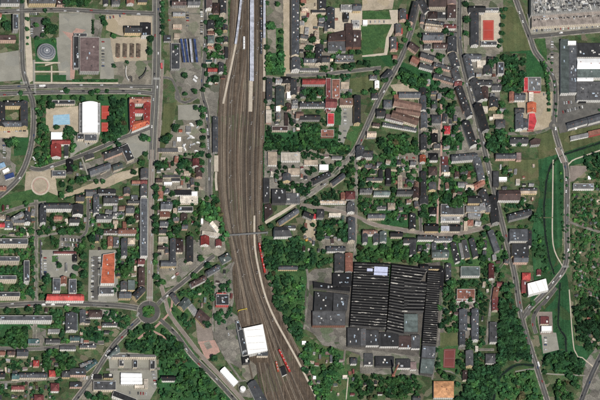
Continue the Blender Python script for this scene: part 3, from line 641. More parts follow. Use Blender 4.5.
# ---------------------------------------------------------------- buildings
# R x0 y0 x1 y1 | B x0 y0 x1 y1 width | Q four corners;  then eave height, roof (g gable, h hip, f flat, s shed), colour, kind, wall;  + adds a wing;  = gives the label
BLD = '''
R 1 -4 19.5 3 11 g dg T c
R 29 -6 56 3 12 g mg T c
R 57 -4 66 4.5 9 f br T p
R 13 14 18.5 29 13 f sl A g
R -4 13 1.5 17 7 g tc H c
R -4 35 16 40 10 f br T c
R 73.5 36 79 68 6 f dg L g
+ R 74 33 87 36.5 5 f dg
R 79.8 37 99.4 71.5 9 f pk L g = large dusky pink flat-roofed market hall beside the striped stalls
R 104 -3 108 4 7 g dg H c
R 112 -2 120 4 8 h mg H w
R 127 -3 134 3.5 8 g tc H w
R 138 -4 147 2 8 g dg H c
R 125 26 141.5 32.5 10 g dg T w
R 142 22.5 151 35 12 f bk A w
R 172 0.5 186 5 9 g br T w
R 173 12 185 16 5 g lg H w
R 164 35 171 41 5 f mg H g
R 174 33 180 38 4 f tn S c
R 173 24 182 28 4 f tn S p
R 188 0 200 5 7 g dg H c
R 171 43 180 69 6 f sl L g = slate flat-roofed ticket hall beside the blue striped canopies
R 206.5 -4 212 8 9 g pk T w
R 213.5 3 219 13 9 h br T p
R 220.5 -4 226 13 11 g dg T c
R 208 21 214 29 8 g dg H c
R 208 31 214 33.5 6 g tc H p
R 208 35.5 214 43 8 h gg H c
R 208 46 214 48 5 g tc H p
R 223 25 227.5 30 8 g sl H w
R 224 37 228 42 6 g dg H c
R 208 68 217 71.5 7 g rd H c
R 219 63 223.5 72 7 g mg H w
R 206 60 212 62 4 s te S w
R 225 47 228 58 5 s dg S g
R 291.8 -4 299 55 10 g sl T c = very long slate gabled terrace beside the sandy road
R 292 58 300 69.5 11 g sl T w
R 301 -3 306 3 6 g tc H p
R 319 -3 326 9 9 g dg T c
+ R 312 10 326 12.7 7 s dg
R 327 8 334.5 29 8 g sl T w
+ R 324.5 22 327.5 31 7 s sl
R 341 4.5 353 10 7 f lg L w
R 344 12.5 349 19 10 f bk L d
R 353 4 361 10.5 8 g sl T w
R 352 20 359.5 26.5 6 f lg L w
Q 329 34 347 30 347 40 328 41 8 f br F b
+ R 346 24 352.5 47 9 g br F b
R 353 30 361 47 7 f br F b
R 328 41 346 51 7 f mg F g
R 316 45 323 52 6 g dg S c
R 304 58 316 62.5 9 g sl T w
+ R 316 48 321.5 63 10 g dg
+ R 322 56 329.5 62 9 g dg
R 300 68 319 70.5 5 f mg S w
R 336 54.5 353 58 6 g mg T w
+ R 335 59 354 61.5 6 g mg
R 302.5 79 325 84 8 g rd T c = long red-roofed cream terrace below the east-west street
R 326 78 331 112 6 f mr L b
R 332 79 340 98 5 f tc L p
R 341 82 349 89 4 f tn S g
R 400 9.5 406 19.5 9 g mg T p
+ R 404.5 14 407.8 20 6 f rd
R 396 24.5 401 33 9 g mg T p
+ R 399.5 28 402.8 34 6 f rd
R 391 37.5 396.2 49 9 g mg T p
+ R 394.5 42 397.8 50 6 f rd
R 363 20 367.5 24.5 5 f wh S w
R 370 75 377 78.5 6 h mg H w
B 383.5 78.5 391 71 6 8 g sl H g
R 375 81 379 88 6 g wh H w
R 372 92.5 378 98 6 h dg H w
R 393 55 397 58 6 g tc H p
B 416 2 411 22 5 10 g dg T p
B 420 -2 427 12 6 9 g dg T c
R 429 -4 446 6.5 10 g br T c
R 428 11.5 437 18.5 8 h br T w
R 437.5 12 446 18 7 f dg T c
R 447.5 -4 456 4 8 g pk T p
R 447.5 4.5 456 18 9 f br T c
B 426 21 444 23.5 3.4 7 g dg T w
R 444 24.5 456 28 8 g mr T c
B 425 27 443 28.5 3.5 6 g tn T c
R 423 33 443 40 9 g sl T p
R 448 37 456.5 52 10 g sl T w
B 410 44 418 50 6 8 g br H p
B 421 54 434 58 5 9 g dg T p
B 420 64.5 433 68 4.5 8 g dg T c
B 434 64 451 68 4 8 g dg T c
B 434 75 456 81.5 4.5 8 g dg T p
R 434 43 447 48 7 g br T c
B 412 58 419 62 6 8 g tc H p
R 399 92 420 97.5 6 g sl L c
R 394 94.5 399 99.5 5 f tc S p
B 452 53 457 67 6.4 10 g sl T w
B 454.5 68.5 458 80 6.4 10 g dg T w
R 454.5 81 461.5 85.5 9 g mr T c
B 459 87 467 110 6.4 10 g dg T c
R 469.5 6 485 12 9 g dg L w
+ R 471.5 12.5 478.5 45 9 g sl
R 485 7.5 499 10.5 7 f sl L w
R 481 41 497 45 6 f mg L w
B 466.5 55 472 77 6 10 g sl T c
+ R 468 54 481 59 9 g sl
R 477 60 486 67 4 f cr S c
B 474 79 481 100 6.5 10 g dg T w
+ R 477 80 492 85 8 g dg
R 484 66 492 74 6 g mg H w
R 482 87 488 99 7 g dg H w
R 498 62 504 73.5 9 f sl A w
R 492 84 501 90 6 g dg H w
R 524 77 528.2 90 7 f rp L r
+ R 528.4 77 541 91 7 f lg
R 529 92 533.5 101 6 f cr L w
R 509.5 92 514 101 6 g tc H p
R 514.5 93 525 100 7 g sl T c
R 527.5 103 536 112.5 7 g or T c
Q 529 113 535 113 537 121 534 130 528 130 528.5 121 5 f rp L r
R 516 114 523 129 8 g sl T w
+ R 523 119.5 528 128 7 g sl
R 515.5 108 524 112.5 6 g dg H w
R 489.5 98 498 107.5 9 g dg T w
R 482 106 488 112 5 f cr S c
R 493 114 503 118.5 5 f tn S c
R 496 119.5 505 127 7 h dg H w
R 510 137.5 528 143.5 8 g dg T w
Q 530 141 535 138 541 139 540 144 531 145 8 f dg T c
Q 531 -4 604 -12 604 9 531 14.5 14 f cg F g = huge factory hall with grey cluttered roof in the top right corner
Q 532 14.8 604 9.4 604 23 532 27 9 f pc F c = pale pinkish flat factory wing below the cluttered grey roof
R 561 39 568.8 93 9 f gg F w = long green grey factory hall beside the small roundabout road
R 569 41 577 92.5 9.5 f sl F w
R 577.3 43 604 57 9 f dg F w
R 577.3 58.8 604 68.6 10 g wh F w = wide bright white factory roof at the right edge
R 577.3 69 604 77.5 9 f gg F w
R 577.3 77.8 593 80.8 10 g wh F w
R 577.3 81.2 604 100 8.5 f mg F w
R 568 40.8 576 44.6 11 f wh S w
B 568 126 587 120.4 5.5 8 g sl F w
B 588 120.5 604 116 6 9 g sl F w
B 570.5 138.5 588.5 134.6 3.2 5 s lg F w
B 588.5 134 604 130.6 4 6 s tc F r
R 579 99 586 103 5 f bk S d
R -4 103 5 127 12 g dg T w
+ R 5 101 21 105.5 12 g dg
+ R 21 101.5 27.6 126.5 12 g sl
+ R 0 121 21 126.5 12 g sl
R 52 100 75 104 6 f dg L c
R 82.5 102.5 97.5 132.5 10 v wh L w = white barrel-roofed sports hall between the pool and the red courts
+ R 79.3 103 82.5 132.5 6 f lg
+ R 97.5 103 100.3 132.5 6 f lg
R 77.5 133.5 84 139 7 f dg L c
+ R 84.5 134 97 140.5 8 f sl
R 51 132 62.5 139.5 6 f wh L w
+ R 52 139.8 70 144 7 g rd
+ R 51 145 61 157 7 g rd
R 64.5 145 68.5 156 6 f dg S w
Q 129.5 97.5 150.5 97 150 103 129.5 103.5 10 g tc A w
+ Q 129.5 103.5 134.5 103.5 135 126 130.5 129.5 10 g rd
+ Q 144 103 150.5 103 149.5 124 144 125.5 10 g rd
+ Q 134.5 108.5 144 108.5 144 113 134.5 113 10 g rd
+ Q 134 121.5 145 120 149.5 124 132 131 10 g or = red courtyard building with two yards beside the avenue
R 213 117 217.8 152 6 g sl F g = long narrow slate goods shed along the western tracks
B 104 156 122 149 6 8 g dg T c
B 89.5 172.5 110 165.2 5.5 9 g sl T w
B 113 168 122 165 5 8 g gg T w
B 124 145 131 160 8 9 f dg L c
B 100 172 106 169 4 5 f mg S c
R 52 170.5 66 176 7 f sl L c
B 85 158 94 155 4 5 f mg S c
B 5 177.5 14 174.5 4.6 4 f bl S w
B -2 167 5 164 5 5 f lb S w
B 3 172 9 169 3.4 4 f wh S w
R 0 186 6 190 5 g tc H c
R 67 160 73 172 7 g bk H d
R 98 189 116 193.5 8 f dg T w
R 86 190 96 196 7 g mg T w
R 76 195 84 201 7 g dg H w
R 141 169 148 178 9 g sl T w
R 132 180.6 141.5 183.5 6 g tc H w
+ R 141 180 147 184 7 g mr
R 141 185 147 196 9 g dg T w
R 124 188 130 194 6 g mg H p
R 131 195 138 199 6 f sl H w
R 164 182 172 184.5 5 f wh S w
R 172 178 180 181 5 f dg S w
R 163 175 180 177.5 4 f mg S c
R 158 192 163 199 6 g tc H w
R 175 190 192 195 5 f bk S w
R 191.5 191.5 197.5 197.5 5 f wh S w
R 193 159 199 166 7 g mr H c
R 196 168 202 177 6 g br H p
R 184 171 191 174 5 f tn S c
R 158 148 178 152 4 f mg S c
R 179 129.5 182 132 3 g or S w
R 177 137 181 141 3 f wh S w
R 177.5 147 182 151 3 f cr S w
R 186 126 191 132 4 f lg S w
R 173 141 176 146 3 f lg S g
R 266 110 271.5 122.5 6 f cr L p
R 276 106 280.5 111 6 f wh H w
R 272 126 288 130.5 6 f br L c
+ R 285 113 288 126 5 s br
R 267 79 272 100 7 g dg H c
R 276 87 284 106 6 g gg H c
R 282 77 291 83 7 h bk H c
R 291 79.5 296.5 95 8 g dg T c
R 287 91 291 98 6 f wh S w
R 296 112 303 118 7 g sl H w
R 300 88 306 97 5 g dg H c
R 300 102 325 106.5 7 g sl T w
R 325.5 99 336.5 107.5 9 g mr L w
R 327.5 113 334.2 124 7 f rp L w = bright red flat-roofed hall in the green quarter
R 321 129.5 334 136.5 6 f tc L b
R 300 115 320 119.5 7 g dg T c
R 354.5 96 360.5 123 10 g dg T w
R 340 98 353 105 8 f sl T w
R 377 109 385 116 7 g dg H w
B 394 102 421 107.5 7 8 g gb F c
B 396 110 420 113.5 5 8 g gb F c
B 392 113.5 418 122 7 8 g gb F c
B 386 116 404 120.5 5 7 f pk F w
B 383 123.5 417 129.5 2.6 6 g sl F w
R 384 100 392 107 7 h sl H w
B 373 124 380 125 3 6 g br H w
R 367 131.5 376 137 6 g tn H w
R 357 146.5 364 157 9 g sl T w
+ R 361 151 373 157 9 h dg
R 421 113 427 128 8 g sl T w
R 432 115 441 123 8 h sl H w
R 444.5 126 450 133.5 6 h rp H p
R 420 88 426 97 6 g dg H w
R 432 100 437 108 6 h mg H w
R 421 96 426 110 8 g sl T w
B 464 100 470 116 6 10 g dg T c
B 466 121.5 474 145 6.5 11 g dg T w
B 478 104 486 130 7 11 g dg T w
R 421 135 426.5 150 8 g dg T w
R 432 134 437.5 143 8 g bk H w
R 434 143 440 148 7 g mg H w
R 420 155.5 425.5 162 7 g or H w
R 430 153.5 438 160 8 h bk H w
R 429 167 437 175 7 h br H w
R 441.8 156.5 448 165 7 f mr T c
+ R 442 165 449 172 7 f mg
B 452 158 477 156 6 9 g sl T w
+ B 477 158 482 180 6.5 10 g sl
R 421 172 426 198 8 g dg T w
R 429 183 436 190 6 g mg H w
R 458 182 467 186 6 g lg H w
+ R 466 184 476 188 7 g tn
B 474 187 484 181.5 5 8 g tc T p
R 455 172 459 177 5 g br H c
R 444 172 450 175 4 f cr S w
B 482 190 489 206 7 10 g dg T c
R 468 196 480 203 8 g dg T w
R 496 153.5 516 158.5 8 g sl T c
+ R 516.5 152.5 521.5 160 7 f pk
R 499 177 507 180.5 5 f wh S w
R 493 171 499 186 6 f dg S d
R 498.5 190.5 520 200 9 g br T w
R 520.5 188 537 190.5 6 g dg T c
+ R 520.5 190.7 537 193.5 5 f tn
R 516 179 520 184 5 f cr S w
R 486 205 494 212 7 g mg H w
R 573.5 183.5 594 189 6 f lg L w = pale flat-roofed hall beside the brown yard east of the creek bridge
R 588 176 591 179 3 f wh S w
R 281 152.5 300 161 5 f cr L w
R 268 152 277 165 5 f tn S w
R 283 174 290.5 181 7 g sl H w
R 288 168 300 175 5 f tn S w
R 263.5 178 269.5 202 6 f dg F d
R 272 189 286 203 7 f dg F d
R 286 193 300 203 6 f mg F g
Q 264.5 205 271 203.5 273 212.5 265 220.5 6 f br F d
R 319.5 164.5 328.5 170 7 f wh H w
B 313 182 330 173.5 5 6 g dg T g
R 332 156 342 158.5 5 g lg S w
B 332 184 344 175 4.6 8 g sl T w
R 341 193 345 199 6 g tc H p
R 346 191.5 355 199 8 h mr H c
R 304 160 318 165 4 f tn S w
R 366.5 177.5 382.5 180.5 7 g mg T w
R 386 168.5 391 184 7 f bk L d
R 379 170 382.5 178 5 g dg S w
R 360 188.5 372 192.5 7 g mg T w
R 374 191 390 195 7 g gg T w
R 397 190 413 194 8 g dg T w
R 413.5 188 419 198 8 g dg T w
R 398 176 402 188 6 g tn H w
B 12 220 23 213.5 4 10 g lg T w
R 25 212.5 30.5 222 11 g sl A w
R 14 219 24.5 222.5 9 g sl T w
R -4 223 4.5 227 6 g rp H w
R 4.5 221 13 228 6 f sl H w
R 40.5 205 46 222.5 12 g sl A w
+ R 46 203.5 72 208.5 12 g sl
R 54 216 62 219 6 g tc H p
R 73 205 83 214.5 10 g dg A w
R 70 217.5 79.5 222.5 10 g dg A w
R 61 206 69 208.5 10 g sl A w
R 94 195 99 213 11 g sl A w
R 97 214.5 112 219 11 g dg A w
R 113 212 124 216 9 g mg A w
R -4 238.5 28 244 13 f sl A c
R 104 229.5 118 233 7 g br T w
R 108 237 112.5 246.5 7 g tc H w
R 113.5 237 119 246 6 f mg H w
R 118.5 228.5 136 233.5 8 g tc T w
R 121.5 239 127 256 8 g sl T w
R 128 238 135 244 6 h tn H w
R 126 206 134 213 8 g mg T w
R 128 200 140 203 7 g dg T w
R 104 196 118 203 9 g mg A w
R 140.6 198 147.6 256 13 f sl A w = very long slate apartment block along the west side of the avenue
R 138 259 144.5 264 8 g mr T w
R 139 268 144.5 286 9 g br T p
R 119 292 131 298 8 g sl T w
+ B 134.5 297.5 143.5 288 6.5 9 g dg
R 121 282 127 290 7 g mg H w
R 128 280 135 290 6 f gg H w
R 161 202 172 209 8 g sl T w
R 160 211.5 170 217 7 f tc T w
R 160 221 168 226 7 g sl H w
R 159 228 166.5 233 7 g dg H w
R 158.5 236.5 168 242 6 f cr H w
R 170.5 239 175.5 262 8 g sl T w
R 176 239 183 252 7 h br T c
R 161 261 176 266 8 g sl T w
R 187 237 193 262 8 g dg T w
R 180 196 198 203 6 f cr L c
R 178 206.5 193 211 5 f dg L w
R 181 214 187 221 5 g br H w
R 201 218.5 203.2 223.5 4 f wh S w
B 211 222.5 218.5 231.5 3.4 5 s cr S w
B 202 232.5 219.5 235 4 5 f cr S w
R 201 236.5 209 245 6 g rd L w
R 216 240 221.5 246 5 g mr S w
B 191 285 205.5 277.5 4.6 8 g br T c
B 207 273.5 219.5 266.5 4.6 9 g sl T c
B 221 260.5 230 255.5 7 7 h gg T g
R 216 294 229 305 8 f dg L r
+ R 217 293 226 294.5 6 g rd
B 181 308 188 300 8 7 g gg T w
B 172 294 178 303 5 6 g mg H w
B 190 305 197 314 5 6 f lg S w
Q 200 309 210 318 205 327 195.5 317 7 g br T w
B 278.5 223.5 298 210.5 4.4 9 g sl T c
Q 274.5 227.5 286 227 292 236 274.5 236.5 10 g dg T w
+ R 284 225.5 296 228.5 6 f mg
R 278.5 266 297.5 269.5 6 g sl T w
R 320 200.5 346 203 6 g tn T w
B 304 213 313 217 5 7 g bk T w
R 317 209.5 324 217.5 8 h dg H w
R 313.5 214 316 219 4 f rp S w
R 329 213 341 216 5 f cr S w
R 348 202.5 354.5 212 9 g sl T w
R 348.5 218 355 240.5 11 g sl T c
R 327 246.5 345 251 7 g sl T c
R 368 214 385 218 8 g sl T c
Q 363 230 377 230 377 234 363 234 9 g dg T w
+ R 363 234 367.5 242.5 9 g sl
+ R 374 234 378.5 242.5 9 g sl
R 380 232 386.5 242 8 g gg T w
R 391 232 402.5 236.5 8 g bk T w
R 410 214 415.5 229 8 g dg T w
R 376 206 386 209 5 g mg H w
R 388 203 395 209 6 h tn H w
R 420 196 428 204 7 g dg H w
R 425 224 438 231 8 g bk T w
R 430 207.5 436.5 214 7 h bk H w
R 441 204 464 214.5 8 f mg L c = broad grey flat-roofed hall above the mauve street
R 441 216.5 460 221 6 f lg L w
R 441 226 449.5 231 7 f lv H c
R 450 224.5 460 231 7 g bk T w
R 468 220 473 225.5 6 h tc H w
+ R 464 221 468 230 5 f tn
R 466 206 480 212 7 f lg T w
R 468 213 481 217 7 f lg T w
R 404 238 416 243 8 g dg T w
R 418 235.5 434 239.5 8 g dg T w
R 434.5 237 452 240.5 8 g sl T w
B 453 243 458 262 5 7 g dk T w
B 464 240 468 258 5 7 f mg T w
B 471.5 239 476 257 5 7 g sl T w
B 460 243 463 258 3 5 f lg S w
R 432 250 448.5 257.5 8 g gg T c
R 432 243 436 250 6 g sl H w
R 410 243 416 255 6 g dg H w
B 493 196 496 222.5 6.5 11 g dg T w
R 480 204 487.5 211 7 g lg T c
B 508.5 217.5 531 211.6 5.5 9 g sl T c
B 490.5 231 497.5 251 5.5 9 g sl T c
R 510 229 528 241 10 f sl T w
+ R 527.5 231 531.5 246 9 g dg
R 512 243.5 529 256 9 f dg T w
R 514 256 528 262 9 g sl T c
R -4 256.5 19.5 261 13 f sl A c
R -4 275.5 16.5 279.5 13 f sl A c
R 24 260.5 29.5 281 12 f sl A w
R -4 292 20 296.5 13 f sl A c
R 53 278 60.5 291 9 f sl L w
+ R 69 279 76.5 293 9 f sl
+ R 61 277 66.5 284 7 g tc
+ Q 47.5 294.5 83 294.5 84 300.5 46 300.5 10 g rd = long red-roofed school with two slate wings above the street
R 54 251.5 76 253.5 5 g mr S w
R 65.5 263 67.5 271 5 f lg S w
R 73 255 77 261 5 g bk H d
Q 103 254.5 115 252.5 114.5 283.5 100.5 283.5 8 f or L w = vivid orange-roofed store beside the parking lot
+ R 100.5 267 102.8 275 6 f lg
R 99 287 114 294 7 f mg L w
R 489 264 493.8 278.5 7 g mr T w
R 497 282 503 286.5 6 g mr T w
B 496.5 288 494.5 300 5 6 g tc T w
R 522.5 273 530.5 279.5 6 h rd H r
+ R 521.5 280 526 292 4 f mr
Q 527.5 283.5 546 278.5 548.5 290 528.5 295 8 f wh L w = bright white hall beside the street near the creek
R 537 270 541 275 4 g mr S w
R 66 313.5 76.5 330.5 8 g sl T w
+ R 74.5 314 77.8 330 5 s gg
R 80 310.5 85.5 323 7 g sl T w
+ R 81 320 90 323 6 g dg
R 89 310.5 102 317 7 h br L w
R 102.5 322.5 117 325.5 6 g dg T w
R 70 336 79.5 340.5 6 g te H w
R -4 315.5 52 320.5 12 f sl A w = very long slate apartment block with white balconies at the left edge
R 28 339 39.5 343.5 7 f te H w
R 46 339 60 342.5 7 g dg T w
R 48 329 60 332.5 5 f lg S w
R 60 346 76 349.5 6 f mg S w
R 80 344.5 96 347.5 6 g sl T w
R -4 351 5 355 6 g tc H w
R 7.5 350.5 15 355 7 g sl H w
R 17 350 28 356 8 g sl T w
R 33.5 360.5 39 366 6 h rd H p
R -4 372 5 377 7 g bk H w
R 12 374 19 379 8 g te T w
+ R 19 373 47 377.5 9 g sl
R 49.3 370.5 55.5 376.5 7 h rd H w
R 11.5 386 24.5 389.5 7 h mr H w
R 51 383.5 59 391 7 h mr H w
R 34.5 395 43.5 402 7 h mr H w
R 62 371 70 377 7 h mg H w
R 70 368 86 375 8 f dg T p
B 80 366 92 361.5 3 6 g lg T w
R 70 382 82 387 6 f dg T p
B 85.5 369.5 96 361 4.6 6 g te T w
R 93.5 381 116 390 7 f mg L c = grey flat-roofed store with cream rim beside the diagonal road
R 94 374.5 102 378.5 5 f bk S d
R 104 374 113 378 6 f dg H w
Q 108 356 118 345.5 120 352 110.5 357 8 g gg T w
R 112 355 156 357 9 f dg A c = thin dark-roofed cream terrace with short wings south of the roundabout
+ R 133 360 137.5 367.5 6 f dg
+ R 150 360.5 155 369 6 f dg
+ R 119 360 124 366 6 f mg
Q 121 373 141.5 373.5 142 384 121 384 6 m wh L w = white three-ridged greenhouse hall south of the thin terrace
R 134.5 385 145 388 4 f cr S c
+ R 144 379 148 388 4 f cr
B 113 393 136 402 6 7 f dg L w
R 161.5 376 175 380.5 7 g bk H c = lone black-roofed house in the green meadow
Q 243.5 328.3 262.8 324.2 267.8 350.5 248.2 354.8 10 f wh L w = bright white railway depot hall between the tracks
+ Q 237.5 330.5 243 328.5 248 354.8 242.8 356.4 8 f sl
+ Q 235.8 321 239 320.5 242 330 237.5 330.8 6 f dg
R 257 350.5 268 356 7 f sl F c
Q 242 357 249 355.5 250 362.5 243 363.5 7 f bk F d
B 222.5 369 236 384 6.2 6 v wh L w = white narrow barrel-roofed hall beside the diagonal road
Q 248 384 255 380 268 402 258 404 7 g sl F w
Q 280.2 367.5 284.6 365.5 287 374 282.4 376 5 f bk S w
R 335 254 344 271 8 g mg F g
R 345.5 253.5 352.5 271.5 8 g tc F g
R 351 358 357 363.5 7 h sl H w
R 342.5 375 347.5 378 4 f cr S w
R 330 355 332.5 362 4 f sl S w
R 313 376 316 379 3 f wh S w
R 302 341 306 344 4 f wh S w
R 364.5 353.5 373 365 6 f mg F w
R 375.5 356.5 394 366 7 f dg F d
R 396.5 359 410.5 368 7 f dg F w
R 410.5 362 416.5 369.5 6 f pk F w
R 347.5 327.8 360.6 345.5 7 f dg F d
R 361 329 365.6 345.5 6 g mg F d
R 366 330 379 345.5 7 f dg F w
R 380 332.5 398.6 346.5 7 f dg F w
R 399 336 411 347.5 7 f br F w
R 411.5 335 420 348.5 6 f mg F w
R 404 314 418 332 9 f gg F d
R 312.5 311 345.5 325.5 8 f mg F b = wide grey flat-roofed factory hall at the west end of the works
Q 315 291.5 333 293 332 310.5 314 310.5 8 f dg F d
Q 333.5 293 349 295 347 310.5 333 310.5 8.6 f dg F d
Q 313.5 281.5 350 287 350 291.5 314 287.5 6 f bk F d
R 333 273 351.5 286 7 f bk F d
R 420 264.5 428 271 7 g bk T c
R 428 266 443 269 6 f bk T c
B 442.5 269 440.5 290 4.4 8 g bk F d
R 446 264 451 279 8 g sl T w
R 461 266.5 480 276 7 f gg L w = green grey flat-roofed hall beside the dark red house
R 457 289 475 299 7 f tc L w
+ R 456 299.2 475 301 6 f mr
R 459.5 310 467 331 9 g sl T w
+ R 459.8 331.5 465 345 8 g sl
R 472 309.5 478.5 340 9 g sl T w
R 490 322 497 342 8 f mg T w
R 492.5 298 498 310.5 6 g mr T w
R 466 351 473 366 8 g mg T w
R 463 371 467 380 6 g dg H w
R 486 354 495.5 363 6 h mg H w
R 434 381.5 453.5 397.5 7 h bf L w = buff orange-roofed villa at the bottom edge
R 540.5 316.5 549 324 6 f mr H w
R 541.5 326 552 331 7 f wh L w
R 413 396 420 402 6 g mg H w
R 575 128 577 129 3 f wh S w
'''
KIND = {'H': ('house', 'house'), 'T': ('tenement', 'tenement'), 'A': ('apartment_block', 'apartment block'), 'S': ('shed', 'shed'), 'L': ('hall', 'hall'), 'F': ('factory_building', 'factory building')}
ROOFWORD = {'g': 'gabled', 'h': 'hipped', 'f': 'flat-roofed', 's': 'lean-to', 'v': 'barrel-roofed', 'm': 'many-ridged'}
def solid_prism(bot, top):
    n = len(bot); vs = list(bot)+list(top)
    fs = [(i, (i+1) % n, n+(i+1) % n, n+i) for i in range(n)]+[tuple(range(n, 2*n))]
    return vs, fs
def box_mesh(name, cx, cy, z0, z1, ux, uy, lx, ly, mat):
    """box along direction (ux,uy) with half sizes lx, ly"""
    vs = []
    for z in (z0, z1):
        for sx, sy in ((-1, -1), (1, -1), (1, 1), (-1, 1)):
            vs.append((cx+ux*lx*sx-uy*ly*sy, cy+uy*lx*sx+ux*ly*sy, z))
    return mesh(name, vs, [(3, 2, 1, 0), (4, 5, 6, 7), (0, 1, 5, 4), (1, 2, 6, 5), (2, 3, 7, 6), (3, 0, 4, 7)], [mat])
def wall_mesh(q, h, mat, gable=None):
    """q: ground-plan corners in order; gable: (i, apex) triangles on the short ends"""
    vs = []; fs = []; uv = []
    n = len(q); u = rng.uniform(0, 3)
    for i in range(n):
        a, b = q[i], q[(i+1) % n]; L = math.hypot(b[0]-a[0], b[1]-a[1]); k = len(vs)
        vs += [(a[0], a[1], -.3), (b[0], b[1], -.3), (b[0], b[1], h), (a[0], a[1], h)]; fs.append((k, k+1, k+2, k+3))
        uv += [(u, 0), (u+L, 0), (u+L, h), (u, h)]; u += L
    for a, b, c in (gable or []):
        k = len(vs); vs += [a, b, c]; fs.append((k, k+1, k+2)); uv += [(.2, .1)]*3
    return mesh('wall', vs, fs, [mat], None, uv)
def lerp(a, b, t): return (a[0]+(b[0]-a[0])*t, a[1]+(b[1]-a[1])*t)
def grow(q, d):
    cx = sum(p[0] for p in q)/len(q); cy = sum(p[1] for p in q)/len(q); out = []
    n = len(q)
    for i in range(n):
        a, b, c = q[i-1], q[i], q[(i+1) % n]
        e1 = np.array(b)-np.array(a); e2 = np.array(c)-np.array(b); e1 = e1/np.linalg.norm(e1); e2 = e2/np.linalg.norm(e2)
        n1 = np.array((e1[1], -e1[0])); n2 = np.array((e2[1], -e2[0]))
        if np.dot(n1, np.array(b)-np.array((cx, cy))) < 0 and np.dot(n2, np.array(b)-np.array((cx, cy))) < 0: n1, n2 = -n1, -n2
        m_ = n1+n2; s = d*2/max(.5, np.dot(m_, m_)); out.append((b[0]+m_[0]*s, b[1]+m_[1]*s))
    return out
def gable_roof(q, h, rise, hip, th=.28):
    """q[0]-q[1] and q[3]-q[2] are the eaves; returns roof mesh data with UVs in metres and the gable apexes"""
    W = math.hypot(q[3][0]-q[0][0], q[3][1]-q[0][1]); L = math.hypot(q[1][0]-q[0][0], q[1][1]-q[0][1])
    e = grow(q, .45); drop = .45*rise/(W/2)
    r0, r1 = lerp(e[0], e[3], .5), lerp(e[1], e[2], .5)
    if hip:
        t = min(.42, W/2/L); r0, r1 = lerp(r0, r1, t), lerp(r1, r0, t)
    z0, z1 = h-drop+.02, h+rise+.02
    vs = [(*e[0], z0), (*e[1], z0), (*e[2], z0), (*e[3], z0), (*r0, z1), (*r1, z1)]
    vs += [(x, y, z+th) for x, y, z in vs]
    S = math.hypot(W/2, rise)
    fs = [(6, 7, 11, 10), (8, 9, 10, 11)]; uv = [(0, 0), (L, 0), (L, S), (0, S), (L, 0), (0, 0), (0, S), (L, S)]
    mi = [0, 0]
    def f(idx, u): fs.append(idx); uv.extend(u)
    if hip:
        f((7, 8, 11), [(0, 0), (W, 0), (W/2, S)]); f((9, 6, 10), [(0, 0), (W, 0), (W/2, S)])
        f((1, 2, 5), [(0, 0)]*3); f((3, 0, 4), [(0, 0)]*3)
    else:
        f((1, 7, 11, 5), [(.5, 0)]*4); f((5, 11, 8, 2), [(.5, 0)]*4); f((0, 4, 10, 6), [(.5, 0)]*4); f((4, 3, 9, 10), [(.5, 0)]*4)
    f((0, 1, 7, 6), [(.5, 0)]*4); f((2, 3, 9, 8), [(.5, 0)]*4)
    f((1, 0, 4, 5), [(.5, 0)]*4); f((3, 2, 5, 4), [(.5, 0)]*4)
    return vs, fs, uv
